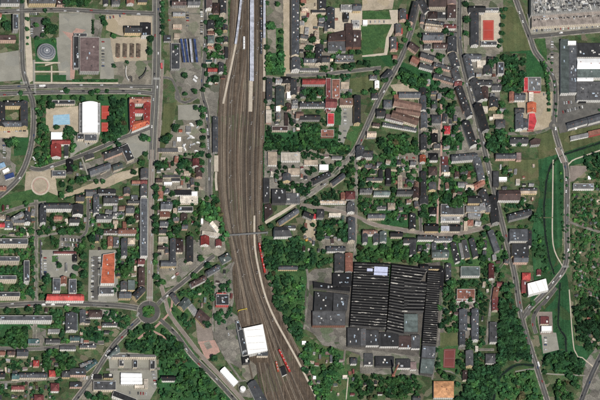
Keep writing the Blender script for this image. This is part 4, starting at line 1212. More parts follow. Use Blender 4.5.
def wing(e, c, q, h, roof, colk, wallm, kind, first):
    """q: world corners around; c: thing origin"""
    q = [(x-c[0], y-c[1]) for x, y in q]
    if len(q) == 4:
        a = math.hypot(q[1][0]-q[0][0], q[1][1]-q[0][1])+math.hypot(q[2][0]-q[3][0], q[2][1]-q[3][1])
        b = math.hypot(q[2][0]-q[1][0], q[2][1]-q[1][1])+math.hypot(q[3][0]-q[0][0], q[3][1]-q[0][1])
        if b > a: q = [q[1], q[2], q[3], q[0]]; a, b = b, a
        L, W = a/2, b/2
    else: L, W = 20, 10; roof = 'f'
    ar = sum(q[i-1][0]*q[i][1]-q[i][0]*q[i-1][1] for i in range(len(q)))
    if ar < 0:
        q = [q[1], q[0], q[3], q[2]] if len(q) == 4 else q[::-1]
    rm = ROOF.get(colk, ROOF['dg'])[0]
    ux, uy = q[1][0]-q[0][0], q[1][1]-q[0][1]; l = math.hypot(ux, uy); ux /= l; uy /= l
    if roof in 'gh':
        rise = min(W*.34, 4.2) if kind not in 'F' else min(W*.2, 3)
        rise = max(rise, .8)
        gab = None
        if roof == 'g':
            m0, m1 = lerp(q[0], q[3], .5), lerp(q[1], q[2], .5)
            gab = [((*q[3], h), (*q[0], h), (*m0, h+rise)), ((*q[1], h), (*q[2], h), (*m1, h+rise))]
        link('wall', wall_mesh(q, h, wallm, gab), e)
        vs, fs, uv = gable_roof(q, h, rise, roof == 'h')
        ro = link('roof', mesh('roof', vs, fs, [rm], None, uv), e)
        # chimneys and dormers
        n = 0 if kind == 'S' else max(1, min(6, int(L/13)))
        for k in range(n):
            t = (k+.5+rng.uniform(-.25, .25))/n; off = rng.choice((-1, 1))*W*.08
            if roof == 'h': t = .35+.3*t
            p = lerp(lerp(q[0], q[3], .5), lerp(q[1], q[2], .5), t)
            ch = link('chimney', box_mesh('chimney', p[0]-uy*off, p[1]+ux*off, h+rise*.6, h+rise+1.5, ux, uy, rng.uniform(.35, .8), .4, rng.choice((M_CHIM, M_CHIM, M_PALE))), ro)
        if kind in 'TA' and L > 16 and rng.random() < .65:
            nd = int(L/7)
            for k in range(nd):
                t = (k+.5)/nd; sd = rng.choice((.22, .78)); p = lerp(lerp(q[0], q[3], sd), lerp(q[1], q[2], sd), t)
                zb = h+rise*.44
                if rng.random() < .5:
                    link('skylight', box_mesh('skylight', p[0], p[1], zb-.4, zb+.62, ux, uy, .6, .75, M_GLASS), ro)
                else:
                    link('dormer', box_mesh('dormer', p[0], p[1], zb-1, zb+1.25, ux, uy, 1.0, 1.1, rng.choice((M_PALE, rm))), ro)
    elif roof == 's':
        rise = min(2.0, W*.2)
        q2 = grow(q, .25)
        vs = [(*q2[0], h), (*q2[1], h), (*q2[2], h+rise), (*q2[3], h+rise)]; vs += [(x, y, z+.2) for x, y, z in vs]
        gab = [((*q[1], h), (*q[2], h), (*q[2], h+rise)), ((*q[3], h), (*q[0], h), (*q[3], h+rise)), ((*q[2], h), (*q[3], h), (*q[2], h+rise)), ((*q[3], h), (*q[3], h+rise), (*q[2], h+rise))]
        link('wall', wall_mesh(q, h, wallm, gab), e)
        uv = [(0, 0), (L, 0), (L, W), (0, W)]+[(.5, 0)]*20
        link('roof', mesh('roof', vs, [(4, 5, 6, 7), (3, 2, 1, 0), (0, 1, 5, 4), (1, 2, 6, 5), (2, 3, 7, 6), (3, 0, 4, 7)], [rm], None, uv), e)
    elif roof in 'vm':
        link('wall', wall_mesh(q, h, wallm), e)
        e2 = grow(q, .3); nb = 1 if roof == 'v' else 3
        for b in range(nb):
            vs = []; fs = []; uv = []; n = 14 if roof == 'v' else 8
            a0, a1 = b/nb, (b+1)/nb
            for i in range(n+1):
                t = i/n; tt = a0+(a1-a0)*t; z = h+.05+W/nb*.16*math.sin(math.pi*t) if roof == 'v' else h+.05+W/nb*.22*(1-abs(2*t-1))
                vs += [(*lerp(e2[0], e2[3], tt), z), (*lerp(e2[1], e2[2], tt), z)]
            for i in range(n): fs.append((2*i, 2*i+1, 2*i+3, 2*i+2)); s = W*i/n; uv += [(0, s), (L, s), (L, s+W/n), (0, s+W/n)]
            fs += [tuple(2*i for i in range(n, -1, -1)), tuple(2*i+1 for i in range(n+1))]; uv += [(.5, 0)]*(2*n+2)
            link('roof' if roof == 'v' else 'roof_bay', mesh('roof', vs, fs, [rm], None, uv), e)
    else:
        link('wall', wall_mesh(q, h, wallm), e)
        q1 = grow(q, -.35); n = len(q)
        # parapet coping and recessed roof deck
        vs = [(*p, h) for p in q]+[(*p, h) for p in q1]+[(*p, h-.5) for p in q1]
        par = link('parapet', mesh('parapet', vs, [(i, (i+1) % n, n+(i+1) % n, n+i) for i in range(n)]+[(n+i, n+(i+1) % n, 2*n+(i+1) % n, 2*n+i) for i in range(n)], [M_PALE if kind in 'AL' and colk != 'bk' else rm], None, [(.5, 0)]*(8*n)), e)
        uv = [((p[0]*ux+p[1]*uy), (-p[0]*uy+p[1]*ux)) for p in q1]
        ro = link('roof', mesh('roof', [(*p, h-.5) for p in q1], [tuple(range(n))], [rm], None, uv), e)
        area = L*W
        cnt = min(26, int(area/ (90 if kind in 'AL' else 120)))+(1 if area > 60 else 0)
        if colk in ('or', 'rp', 'rd', 'pk', 'gg', 'cr', 'tn', 'pc', 'cg'): cnt = cnt//4
        if len(q) == 4 and colk != 'wh' and kind != 'S':
            for k in range(cnt):
                s, t = rng.uniform(.08, .92), rng.uniform(.15, .85); p = lerp(lerp(q1[0], q1[1], s), lerp(q1[3], q1[2], s), t)
                ty = rng.random(); a, b = rng.uniform(.5, 1.3), rng.uniform(.5, 1.1)
                if ty < .45: link('vent', box_mesh('vent', p[0], p[1], h-.55, h+rng.uniform(.3, 1.0), ux, uy, a, b, rng.choice((M_VENT, M_PALE, M_DARK))), ro)
                elif ty < .8: link('skylight', box_mesh('skylight', p[0], p[1], h-.55, h-.1, ux, uy, a*1.8, b, M_GLASS), ro)
                else: link('roof_hatch', box_mesh('roof_hatch', p[0], p[1], h-.55, h+1.4, ux, uy, a*1.6, b*1.5, rng.choice((M_PALE, rm, M_VENT))), ro)
        elif colk == 'wh' and area > 500 and len(q) == 4:
            for k in range(int(L/9)):
                p = lerp(lerp(q1[0], q1[1], (k+.5)/int(L/9)), lerp(q1[3], q1[2], (k+.5)/int(L/9)), .5)
                link('roof_light', box_mesh('roof_light', p[0], p[1], h-.55, h-.2, ux, uy, .5, W*.42, M_PALE), ro)
def corners(t, v, h):
    if t == 'R':
        x0, y0, x1, y1 = v[:4]; px = rect(x0, y0, x1, y1); rest = 4
    elif t == 'B':
        x0, y0, x1, y1, w = v[:5]; dx, dy = x1-x0, y1-y0; l = math.hypot(dx, dy); nx, ny = -dy/l*w/2, dx/l*w/2
        px = [(x0+nx, y0+ny), (x1+nx, y1+ny), (x1-nx, y1-ny), (x0-nx, y0-ny)]
    else: px = list(zip(v[::2], v[1::2]))
    return px
SPOTS = []
def parse(ln):
    lab = None
    if '=' in ln: ln, lab = [s.strip() for s in ln.split('=')]
    a = ln.split(); add = a[0] == '+'
    if add: a = a[1:]
    t = a[0]; i = 1
    while True:
        try: float(a[i]); i += 1
        except (ValueError, IndexError): break
    v = [float(s) for s in a[1:i]]; h = v.pop(); rest = a[i:]
    return add, t, v, h, rest, lab
cur = None; LABELED = {}
for ln in BLD.strip().splitlines():
    add, t, v, h, rest, lab = parse(ln)
    px = corners(t, v, h); q = [at(x, y, h) for x, y in px]
    if not add:
        kind = rest[2]; wk = rest[3] if len(rest) > 3 else 'c'
        if wk in 'cw' and kind in 'HT': wk = rng.choice('ccwwypg' if wk == 'c' else 'wwwcgcy')
        if kind in 'HT' and rest[1] in ('dg', 'sl') and not lab and max(p[0] for p in px)-min(p[0] for p in px) < 15 and max(p[1] for p in px)-min(p[1] for p in px) < 15 and rng.random() < .3: rest[1] = rng.choice(('mg', 'mg', 'gb', 'br', 'lg'))
        mx, my = sum(p[0] for p in px)/len(px), sum(p[1] for p in px)/len(px)
        c = at(mx, my, h); e = empty(KIND[kind][0], (c[0], c[1], 0.0))
        area = abs(sum(q[i-1][0]*q[i][1]-q[i][0]*q[i-1][1] for i in range(len(q))))/2
        L = max(math.hypot(q[i][0]-q[i-1][0], q[i][1]-q[i-1][1]) for i in range(len(q))); W = area/L
        size = 'long' if L > 2.6*W and L > 22 else ('large' if area > 330 else ('small' if area < 95 else 'mid-sized'))
        desc = f"{size} {ROOF.get(rest[1], ROOF['dg'])[1]} {ROOFWORD[rest[0]]} {KIND[kind][1]}"
        cur = (e, c, wk, kind)
        later(e, desc, KIND[kind][1], mx, my)
    e, c, wk, kind = cur
    wing(e, c, q, h, rest[0], rest[1], WALL[wk], kind, not add)
    SPOTS.append(px)
    if lab: e['label'] = lab; LABELED[lab] = (e, c, q, h)
def paint_(name, c): return material(name, c, tuple(v*.85 for v in c), .3, .4, .08, 0, .5)
# ---------------------------------------------------------------- landmark things
def lathe(name, prof, n, mat, loc=(0, 0), smooth_=False):
    vs = []; fs = []
    for r, z in prof:
        for i in range(n): a = 2*math.pi*i/n; vs.append((loc[0]+r*math.cos(a), loc[1]+r*math.sin(a), z))
    for k in range(len(prof)-1):
        for i in range(n): fs.append((k*n+i, k*n+(i+1) % n, (k+1)*n+(i+1) % n, (k+1)*n+i))
    return mesh(name, vs, fs, [mat], None, None, smooth_)
# domed round hall
M_DOME = material('dome_sheet', (.115, .125, .145), (.085, .095, .11), .2, .7, .15)
x, y = at(46.6, 51.3, 7); e = empty('round_hall', (x, y, 0)); tag(e, 'round grey domed hall with bright ribbed rim on the green plaza', 'hall')
link('wall', lathe('wall', [(12.6, -.3), (12.6, 7)], 40, WALL['w']), e)
ro = link('roof', lathe('roof', [(13.6, 7.0), (13.6, 7.5), (11.5, 8.4), (8, 9.3), (4.2, 10), (.05, 10.3)], 40, M_DOME), e)
for r in (4.2, 8.6, 12): link('ring_rib', lathe('ring_rib', [(r-.35, 10.05-(r*r)/85), (r-.3, 10.5-(r*r)/85), (r+.3, 10.45-(r*r)/85), (r+.35, 9.9-(r*r)/85)], 40, M_VENT), ro)
link('lantern', lathe('lantern', [(2.2, 9.8), (2.2, 11.2), (1.2, 11.9), (.05, 12)], 20, M_VENT), ro)
for i in range(40):
    a = 2*math.pi*i/40; link('fin', box_mesh('fin', 13.1*math.cos(a), 13.1*math.sin(a), -.3, 7.4, math.cos(a), math.sin(a), .9, .28, M_PALE), e)
# market stall rows
for i, x0 in enumerate((116, 123, 130, 136.4)):
    cx, cy = at(x0+2.1, 50.2, 3); e = empty('market_stall_row', (cx, cy, 0))
    tag(e, ['leftmost', 'second from left', 'third from left', 'rightmost'][i]+' brown-roofed market stall row on the sandy market', 'market stalls', 'rows of market stalls')
    for s in range(7):
        for sd in (-1, 1):
            p = at(x0+2.1+sd*1.05, 44+s*2.05, 3); link('stall_roof', mesh('stall_roof', [(sd*.1, -1.6, 3.5), (sd*3.1, -1.6, 2.8), (sd*3.1, 1.6, 2.8), (sd*.1, 1.6, 3.5), (sd*.1, -1.6, 3.35), (sd*3.1, -1.6, 2.65), (sd*3.1, 1.6, 2.65), (sd*.1, 1.6, 3.35)], [(0, 1, 2, 3), (7, 6, 5, 4), (0, 4, 5, 1), (1, 5, 6, 2), (2, 6, 7, 3)], [ROOF['st'][0]], None, [(0, 0)]*20), e, (0, (3-s)*3.48, 0))
        link('counter', box_mesh('counter', 0, (3-s)*3.48, 0, 1.1, 1, 0, 1.9, 1.3, M_CHIM), e)
        for sx in (-2.9, 2.9): link('post', box_mesh('post', sx, (3-s)*3.48, 0, 2.85, 1, 0, .08, .08, M_DARK), e)
# blue striped bus-station canopies
for i, (xt, xb, col) in enumerate([(181.2, 184.6, 'bl'), (185.2, 188.2, 'bl'), (190, 192.2, 'lv'), (194.6, 197.2, 'bl')]):
    c = at((xt+xb)/2, 50.5, 5); e = empty('bus_canopy', (c[0], c[1], 0))
    tag(e, ['leftmost blue', 'second blue', 'pale middle', 'rightmost blue'][i]+' striped canopy of the bus station', 'canopy', 'striped bus station canopies')
    a, b = at(xt, 38.5, 5), at(xb, 62, 5); dx, dy = b[0]-a[0], b[1]-a[1]; L = math.hypot(dx, dy); ux, uy = dx/L, dy/L
    for k in range(9):
        t = (k+.5)/9-.5; link('roof_panel', box_mesh('roof_panel', dx*t, dy*t, 4.8, 5.1, ux, uy, L/18-.05, 1.35, ROOF[col][0]), e)
    link('gutter', box_mesh('gutter', uy*2.0, -ux*2.0, 4.6, 4.9, ux, uy, L/2, .6, ROOF['sl'][0]), e); link('gutter', box_mesh('gutter', -uy*2.0, ux*2.0, 4.6, 4.9, ux, uy, L/2, .6, ROOF['lg'][0]), e)
    for k in range(5): t = (k+.5)/5-.5; link('post', box_mesh('post', dx*t, dy*t, 0, 4.85, ux, uy, .15, .15, M_DARK), e)
# platform canopies
def canopy(name, pts, w, h, colk, label, grp=None, rib=6.0):
    l = smooth(pts, 3); W3 = [Vector((*at(x, y, h), 0)) for x, y in l]; c = W3[len(W3)//2]; e = empty(name, (c.x, c.y, 0)); tag(e, label, 'canopy')
    n = len(W3)
    for i in range(n-1):
        a, b = W3[i]-c, W3[i+1]-c; d = (b-a); L = d.length; d /= L; m_ = (a+b)/2; nn = Vector((-d.y, d.x))
        for sd in (-1, 1):
            vs = []
            for z in (0, -.18):
                for s_, o, zz in ((-1, .04, h+.1), (1, .04, h+.1), (1, w/2, h+.5), (-1, w/2, h+.5)):
                    p = m_+d*(L/2-.03)*s_; vs.append((p.x+nn.x*o*sd, p.y+nn.y*o*sd, zz+z))
            link('roof_panel', mesh('roof_panel', vs, [(0, 1, 2, 3), (7, 6, 5, 4), (2, 3, 7, 6), (0, 3, 7, 4), (1, 2, 6, 5)], [ROOF[colk][0]], None, [(0, 0), (L, 0), (L, w/2), (0, w/2)]+[(.5, 0)]*16), e)
        if i % 2 == 0: link('column', box_mesh('column', m_.x, m_.y, 1.0, h+.1, d.x, d.y, .18, .18, M_DARK), e)
canopy('platform_canopy', pairs('251.9 -6 251.9 30 251.8 81'), 6.2, 5.5, 'lv', 'long pale lilac canopy over the middle station platform')
canopy('platform_canopy', pairs('241.6 -6 238.7 22 235.6 44'), 3.4, 5.5, 'lv', 'narrow pale canopy over the curved western platform')
canopy('platform_canopy', pairs('264.4 -6 264.4 38'), 3.6, 5.2, 'lv', 'pale canopy over the eastern station platform')
# trains
def along(line, s0, n, step):
    """points at pixel arc-length s0 + k*step with directions"""
    out = []; 
    for k in range(n):
        s = s0+k*step; acc = 0
        for a, b in zip(line, line[1:]):
            L = math.hypot(b[0]-a[0], b[1]-a[1])
            if acc+L >= s: t = (s-acc)/L; out.append((a[0]+(b[0]-a[0])*t, a[1]+(b[1]-a[1])*t, b[0]-a[0], b[1]-a[1])); break
            acc += L
    return out
def paint(name, c, rough=.4): return material(name, c, tuple(v*.85 for v in c), .3, rough, .08, 0, .5)
M_RED = paint('train_red', (.40, .032, .025), .6); M_TRAING = paint('train_grey', (.06, .065, .075)); M_WHITE = paint('vehicle_white', (.75, .75, .74)); M_ORANGE = paint('wagon_rust', (.36, .09, .05))
M_TYRE = material('tyre', (.02, .02, .02), None, 1, .9, .1); M_WIN = material('window_glass', (.03, .035, .04), None, 1, .15, .1, 0, .5)
def carriage(px, py, dx, dy, Lm, body, roofm, label, cat, name, grp):
    c = at(px, py, 3); a = at(px+dx*.01, py+dy*.01, 3); ux, uy = a[0]-c[0], a[1]-c[1]; l = math.hypot(ux, uy); ux /= l; uy /= l
    e = empty(name, (c[0], c[1], 1.4)); tag(e, label, cat, grp); W = 1.5
    # body with rounded roof shoulders
    prof = [(-W, .9), (-W, 3.2), (-W*.75, 3.75), (-W*.3, 4.0), (W*.3, 4.0), (W*.75, 3.75), (W, 3.2), (W, .9)]
    def loft(prof, name, mat, Lh):
        vs = []
        for s in (-Lh, Lh):
            for o, z in prof: vs.append((ux*s-uy*o, uy*s+ux*o, z))
        n = len(prof); fs = [(i, i+1, n+i+1, n+i) for i in range(n-1)]+[tuple(range(n))[::-1], tuple(range(n, 2*n)), (0, n-1, 2*n-1, n)]
        return link(name, mesh(name, vs, fs, [mat]), e)
    loft([(o, z) for o, z in prof if z <= 3.2][:2]+[(W, 3.2), (W, .9)], 'body', body, Lm/2); loft([(-W, 3.21), (-W*.75, 3.75), (-W*.3, 4.0), (W*.3, 4.0), (W*.75, 3.75), (W, 3.21)], 'roof', roofm, Lm/2)
    for s in (-Lm*.33, Lm*.33): link('bogie', box_mesh('bogie', ux*s, uy*s, 0, .9, ux, uy, 1.6, 1.1, M_DARK), e)
    for sd in (-1, 1): link('window_band', box_mesh('window_band', -uy*(W+.01)*sd, ux*(W+.01)*sd, 2.0, 2.9, ux, uy, Lm/2-1.2, .03, M_WIN), e)
    for k in range(int(Lm/5)): s = -Lm/2+2.5+k*5; link('roof_unit', box_mesh('roof_unit', ux*s, uy*s, 3.95, 4.3, ux, uy, .9, .6, M_VENT), e)
rt = smooth(pairs('259 243 261.3 256 265 273.5'), 1.0)
for i, (px, py, dx, dy) in enumerate(along(rt, 5, 3, 10.4)): carriage(px, py, dx, dy, 14.6, M_RED, M_RED, ['northern', 'middle', 'southern'][i]+' red carriage of the train south of the footbridge', 'train carriage', 'train_carriage', 'red train carriages')
for i, py in enumerate((0, 12.5, 25, 37.5, 49)): carriage(261.2, py, 0, 1, 17.6, M_TRAING, M_TRAING, ['topmost', 'second', 'third', 'fourth', 'last'][i]+' dark carriage of the train at the eastern platform', 'train carriage', 'train_carriage', 'dark train carriages')
carriage(243.9, 43, 0, 1, 21, M_WHITE, M_WHITE, 'short white railcar standing alone west of the middle platform', 'railcar', 'railcar', None)
for i, (px, py, dx, dy) in enumerate(along(smooth(pairs('278.5 349 284.3 361 290.5 373.5'), 1), 5, 3, 8.4)): carriage(px, py, dx, dy, 11.8, M_RED, M_RED, ['northern', 'middle', 'southern'][i]+' red wagon beside the depot near the pale service road', 'wagon', 'freight_wagon', 'red wagons near the depot')
carriage(277, 367, 3, 14, 16, M_ORANGE, M_ORANGE, 'rusty orange wagon on the siding south-east of the white depot', 'wagon', 'freight_wagon', None)
# footbridge over the tracks
a, b = at(229, 235.3, 7), at(268, 232.6, 7); e = empty('footbridge', (*a, 0)); tag(e, 'narrow grey footbridge crossing all the railway tracks', 'footbridge')
dx, dy = b[0]-a[0], b[1]-a[1]; L = math.hypot(dx, dy); ux, uy = dx/L, dy/L
for k in range(12): t = (k+.5)/12; link('deck_panel', box_mesh('deck_panel', dx*t, dy*t, 6.8, 7.05, ux, uy, L/24-.03, .8, GROUND['tar']), e)
for sd in (-1, 1): link('railing', box_mesh('railing', dx/2-uy*.85*sd, dy/2+ux*.85*sd, 7, 8.2, ux, uy, L/2, .05, M_VENT), e); link('girder', box_mesh('girder', dx/2-uy*.7*sd, dy/2+ux*.7*sd, 6.1, 6.8, ux, uy, L/2, .12, M_DARK), e)
for k in range(5): t = .02+.96*k/4; link('pier', box_mesh('pier', dx*t, dy*t, 0, 6.2, ux, uy, .3, 1.0, M_CONC), e)
# brick chimney of the works
x, y = at(393, 376, 0); e = empty('brick_chimney', (x, y, 0)); tag(e, 'tall slender brick factory chimney casting a long shadow', 'chimney')
M_BRICK = material('old_brick', (.36, .17, .12), (.27, .12, .09), .7, .9, .25)
link('plinth', box_mesh('plinth', 0, 0, 0, 4, 1, 0, 2.1, 2.1, M_BRICK), e)
link('shaft', lathe('shaft', [(1.75, 4), (1.5, 16), (1.3, 28), (1.12, 38)], 16, M_BRICK), e)
link('crown', lathe('crown', [(1.12, 38), (1.42, 38.3), (1.42, 40), (1.0, 40), (.9, 38)], 16, M_CONC), e)
for z in (12, 20, 29): r = 1.6-(z-10)*.0165; link('iron_band', lathe('iron_band', [(r, z), (r+.05, z+.05), (r+.05, z+.5), (r, z+.55)], 16, M_DARK), e)
# swimming pool
M_POOL = material('pool_water', (.27, .43, .54), (.22, .37, .48), .15, .1, .06, 0, .5)
c = at(61.5, 119.8); e = empty('swimming_pool', (c[0], c[1], 0)); tag(e, 'light blue outdoor swimming pool on a sandy deck', 'swimming pool')
q = [at(x, y) for x, y in ((53.2, 115.2), (69.5, 114), (70.2, 124.6), (53, 125.4))]; q = [(x-c[0], y-c[1]) for x, y in q]; qi, qo = grow(q, -.4), grow(q, .7)
zp = top_z(61, 120)
link('water', mesh('water', [(*p, zp+.06) for p in qi], [(0, 1, 2, 3)], [M_POOL]), e)
link('coping', mesh('coping', [(*p, zp+.16) for p in qi]+[(*p, zp+.16) for p in qo]+[(*p, zp-.1) for p in qo]+[(*p, zp) for p in qi], [(i, (i+1) % 4, 4+(i+1) % 4, 4+i) for i in range(4)]+[(4+i, 4+(i+1) % 4, 8+(i+1) % 4, 8+i) for i in range(4)]+[(i, (i+1) % 4, 12+(i+1) % 4, 12+i) for i in range(4)], [M_CONC]), e)
for k in range(1, 5): p, p2 = lerp(qi[0], qi[3], k/5), lerp(qi[1], qi[2], k/5); link('lane_rope', mesh('lane_rope', [(p[0], p[1]-.07, zp+.1), (p2[0], p2[1]-.07, zp+.1), (p2[0], p2[1]+.07, zp+.1), (p[0], p[1]+.07, zp+.1)], [(0, 1, 2, 3)], [M_PALE]), e)
# sports courts with painted lines
def court(poly, mat, label, z=1.1):
    q = [at(x, y) for x, y in poly]; c = (sum(p[0] for p in q)/4, sum(p[1] for p in q)/4); q = [(p[0]-c[0], p[1]-c[1]) for p in q]
    e = empty('sports_court', (*c, 0)); tag(e, label, 'sports court'); SHEETS.append((z, 'p', poly, 0))
    link('surface', mesh('surface', [(*p, z) for p in q], [(0, 1, 2, 3)], [GROUND[mat]]), e)
    q1 = [(p[0]*.86, p[1]*.86) for p in q]
    def line(a, b):
        dx, dy = b[0]-a[0], b[1]-a[1]; l = math.hypot(dx, dy); nx, ny = -dy/l*.06, dx/l*.06
        link('painted_line', mesh('painted_line', [(a[0]+nx, a[1]+ny, z+.02), (a[0]-nx, a[1]-ny, z+.02), (b[0]-nx, b[1]-ny, z+.02), (b[0]+nx, b[1]+ny, z+.02)], [(0, 1, 2, 3)], [GROUND['paint']]), e)
    for i in range(4): line(q1[i], q1[(i+1) % 4])
    line(lerp(q1[0], q1[3], .5), lerp(q1[1], q1[2], .5))
court(rect(482.8, 20.5, 493.6, 40.3), 'court', 'vivid red sports court beside the slate school wing')
court(rect(101.3, 106, 109, 119.5), 'court', 'northern of two red courts beside the white sports hall')
court(rect(101.3, 122.8, 108, 132), 'court', 'southern of two red courts beside the white sports hall')
court([(443.8, 349.5), (455.5, 349), (454.5, 368.5), (443, 368)], 'clay', 'maroon clay sports court below the dry lawn')
court([(203.5, 343.5), (209, 341.5), (212.5, 348), (207, 350)], 'yard', 'small tan court on rose paving near the depot')
# saw-tooth works: every bay its own roof with a glazed upstand
M_SAW = material('bitumen_roof', (.009, .009, .010), (.018, .018, .020), .1, .95, .3, .25, .05)
def glazing():
    m = material('dirty_sunlit_glazing', (.032, .031, .030), (.36, .345, .31), .17, .5, .25, 0, .3, sharp=.02, detail=3)  # pale patches: dirty panes and sunlit broken glass, painted into the colour
    for n in m.node_tree.nodes:
        if n.type == 'MAP_RANGE' and abs(n.inputs['From Min'].default_value-.48) < .001: n.inputs['From Min'].default_value = .59; n.inputs['From Max'].default_value = .66
    N = m.node_tree.nodes; mp = N.new('ShaderNodeMapping'); mp.inputs['Scale'].default_value = (.5, 1.6, 1)
    g_ = [n for n in N if n.type == 'NEW_GEOMETRY'][0]
    for n in N:
        if n.type == 'TEX_NOISE' and abs(n.inputs['Scale'].default_value-.17) < .001: m.node_tree.links.new(g_.outputs['Position'], mp.inputs['Vector']); m.node_tree.links.new(mp.outputs[0], n.inputs['Vector'])
    return m
M_GLAZE = glazing()
M_BRIGHTGLASS = material('clean_glazing', (.50, .53, .68), (.40, .43, .58), .4, .5, .1, 0, .3)
def sawtooth(name, poly, h, n, label, bright=(), glaze=M_GLAZE, rise=1.4):
    """poly: four eave corners (west/north, east/north, east/south, west/south); bays run west to east"""
    q = [at(x, y, h) for x, y in poly]; c = (sum(p[0] for p in q)/4, sum(p[1] for p in q)/4); q = [(p[0]-c[0], p[1]-c[1]) for p in q]
    e = empty(name, (*c, 0)); tag(e, label, 'factory building')
    link('wall', wall_mesh(q, h, WALL['d']), e)
    for k in range(n):
        a, b = lerp(q[0], q[3], k/n), lerp(q[1], q[2], k/n); a2, b2 = lerp(q[0], q[3], (k+.98)/n), lerp(q[1], q[2], (k+.98)/n)
        r = rise
        am, bm = lerp(a, a2, .74), lerp(b, b2, .74)
        vs = [(*a, h), (*b, h), (*bm, h+r), (*am, h+r), (*a2, h), (*b2, h)]
        bay = link('roof_bay', mesh('roof_bay', vs, [(0, 1, 2, 3), (0, 3, 4), (1, 5, 2)], [M_SAW]), e)
        link('glazing', mesh('glazing', [vs[3], vs[2], vs[5], vs[4]], [(0, 1, 2, 3)], [glaze]), bay)
    for (s0, s1, t0, t1, z) in bright:
        P = lambda s, t: lerp(lerp(q[0], q[1], s), lerp(q[3], q[2], s), t)
        b4 = [P(s0, t0), P(s1, t0), P(s1, t1), P(s0, t1)]
        link('skylight', mesh('skylight', [(*p, h+z) for p in b4]+[(*p, h) for p in b4], [(0, 1, 2, 3), (0, 1, 5, 4), (1, 2, 6, 5), (2, 3, 7, 6), (3, 0, 4, 7)], [M_BRIGHTGLASS]), e)
    return e
sawtooth('sawtooth_factory', [(354.5, 262), (390, 263.5), (386, 329), (350, 326)], 7.5, 24, 'dark sawtooth factory shed with pale lilac skylights', [(.56, .94, .065, .145, 1.9), (.56, .94, .155, .195, 1.9), (.36, .52, .10, .14, 1.9)])
sawtooth('sawtooth_factory', [(392, 263.5), (428, 268), (403.5, 268+44), (388.5, 309)], 7.5, 16, 'dark sawtooth factory shed with scattered white glazing, east of the green strip')
sawtooth('sawtooth_factory', [(388.5, 310), (403.5, 313), (403.5, 335), (386.5, 331)], 7.5, 7, 'small dark sawtooth shed between the two greatest works sheds')
sawtooth('sawtooth_factory', [(404, 280), (427, 282), (423.5, 312), (404, 312)], 7.8, 9, 'dark sawtooth shed above the green grey factory roof')
sawtooth('sawtooth_factory', [(428, 270.5), (441, 271.5), (436, 345), (422.5, 344)], 8, 34, 'slender sawtooth factory wing with many white streaks at the east end', rise=1.1)
def simple_hall(px, h, roof, colk, wk, name, label, cat):
    q = [at(x, y, h) for x, y in px]; mx, my = sum(p[0] for p in px)/4, sum(p[1] for p in px)/4; c = at(mx, my, h); e = empty(name, (*c, 0)); tag(e, label, cat); wing(e, c, q, h, roof, colk, WALL[wk], 'F', True); SPOTS.append(px); return e
simple_hall([(422.5, 345.5), (436, 346.5), (435, 358.5), (421.5, 357.5)], 8, 'f', 'sl', 'd', 'factory_building', 'slate factory bay below the slender sawtooth wing', 'factory building')
simple_hall([(421.5, 358.3), (435, 359.3), (433, 374), (420, 373)], 7.5, 'f', 'gg', 'd', 'factory_building', 'green grey factory bay at the southern tip of the works', 'factory building')
frng = random.Random(9)
for key, n in (('huge factory hall', 260), ('pale pinkish', 46)):
    e, c, q, h = [v for k_, v in LABELED.items() if k_.startswith(key)][0]; q = [(p[0]-c[0], p[1]-c[1]) for p in q]; d = (q[1][0]-q[0][0], q[1][1]-q[0][1]); l = math.hypot(*d); u = (d[0]/l, d[1]/l)
    for k in range(n):
        s, t = frng.uniform(.03, .97), frng.uniform(.08, .94)
        if n < 100: s, t = (k+.5)/n, .42+.04*math.sin(k*1.7)
        p = lerp(lerp(q[0], q[1], s), lerp(q[3], q[2], s), t); big = n > 100 and frng.random() < .35
        a, b = (frng.uniform(1.5, 5), frng.uniform(.4, 1.6)) if big else (frng.uniform(.4, 1.1), frng.uniform(.4, 1.1))
        if frng.random() < .5: a, b = b, a
        link('roof_unit', box_mesh('roof_unit', p[0], p[1], h-.5, h+frng.uniform(.2, 2.2), u[0], u[1], a, b, frng.choice((M_VENT, M_PALE, M_DARK, M_CONC, ROOF['mg'][0]))), e)
# yellow gantry at the depot
a, b = at(238.5, 310.5, 6), at(247, 308.5, 6); e = empty('gantry_crane', (*a, 0)); tag(e, 'thin yellow gantry beam across the tracks above the depot', 'gantry'); M_YEL = paint_('gantry_yellow', (.62, .48, .08))
dx, dy = b[0]-a[0], b[1]-a[1]; L = math.hypot(dx, dy)
link('beam', box_mesh('beam', dx/2, dy/2, 5.4, 6.2, dx/L, dy/L, L/2, .35, M_YEL), e)
for t in (0, 1): link('leg', box_mesh('leg', dx*t, dy*t, 0, 5.4, dx/L, dy/L, .25, .6, M_YEL), e)
# curved walls of the small amphitheatre square
def curved_wall(pts, h, w, mat, label):
    l = smooth(pts, 1); W3 = [Vector((*at(x, y, 0), 0)) for x, y in l]; c = W3[0]; e = empty('curved_wall', (c.x, c.y, 0)); tag(e, label, 'wall')
    for i in range(len(W3)-1):
        a, b = W3[i]-c, W3[i+1]-c; d = b-a; L = d.length; d /= L; m_ = (a+b)/2
        link('panel', box_mesh('panel', m_.x, m_.y, 0, h, d.x, d.y, L/2, w, mat), e)
curved_wall(pairs('146 69 145.2 73 142.5 77 139 79.5'), 6, .5, WALL['d'], 'curved wall coloured dark for its shaded face, on the sandy square by the avenue')  # shade of the west face put into the dark wall colour
curved_wall(pairs('126 67 125.5 72 126 77 128.5 81.5'), 4, .5, M_PALE, 'white curved wall on the west of the sandy square')
curved_wall(pairs('128 79 131 77.5 131.5 82'), 4, .9, WALL['d'], 'short wall coloured dark as shade at the south of the sandy square')  # dark wall colour stands in for shade here too
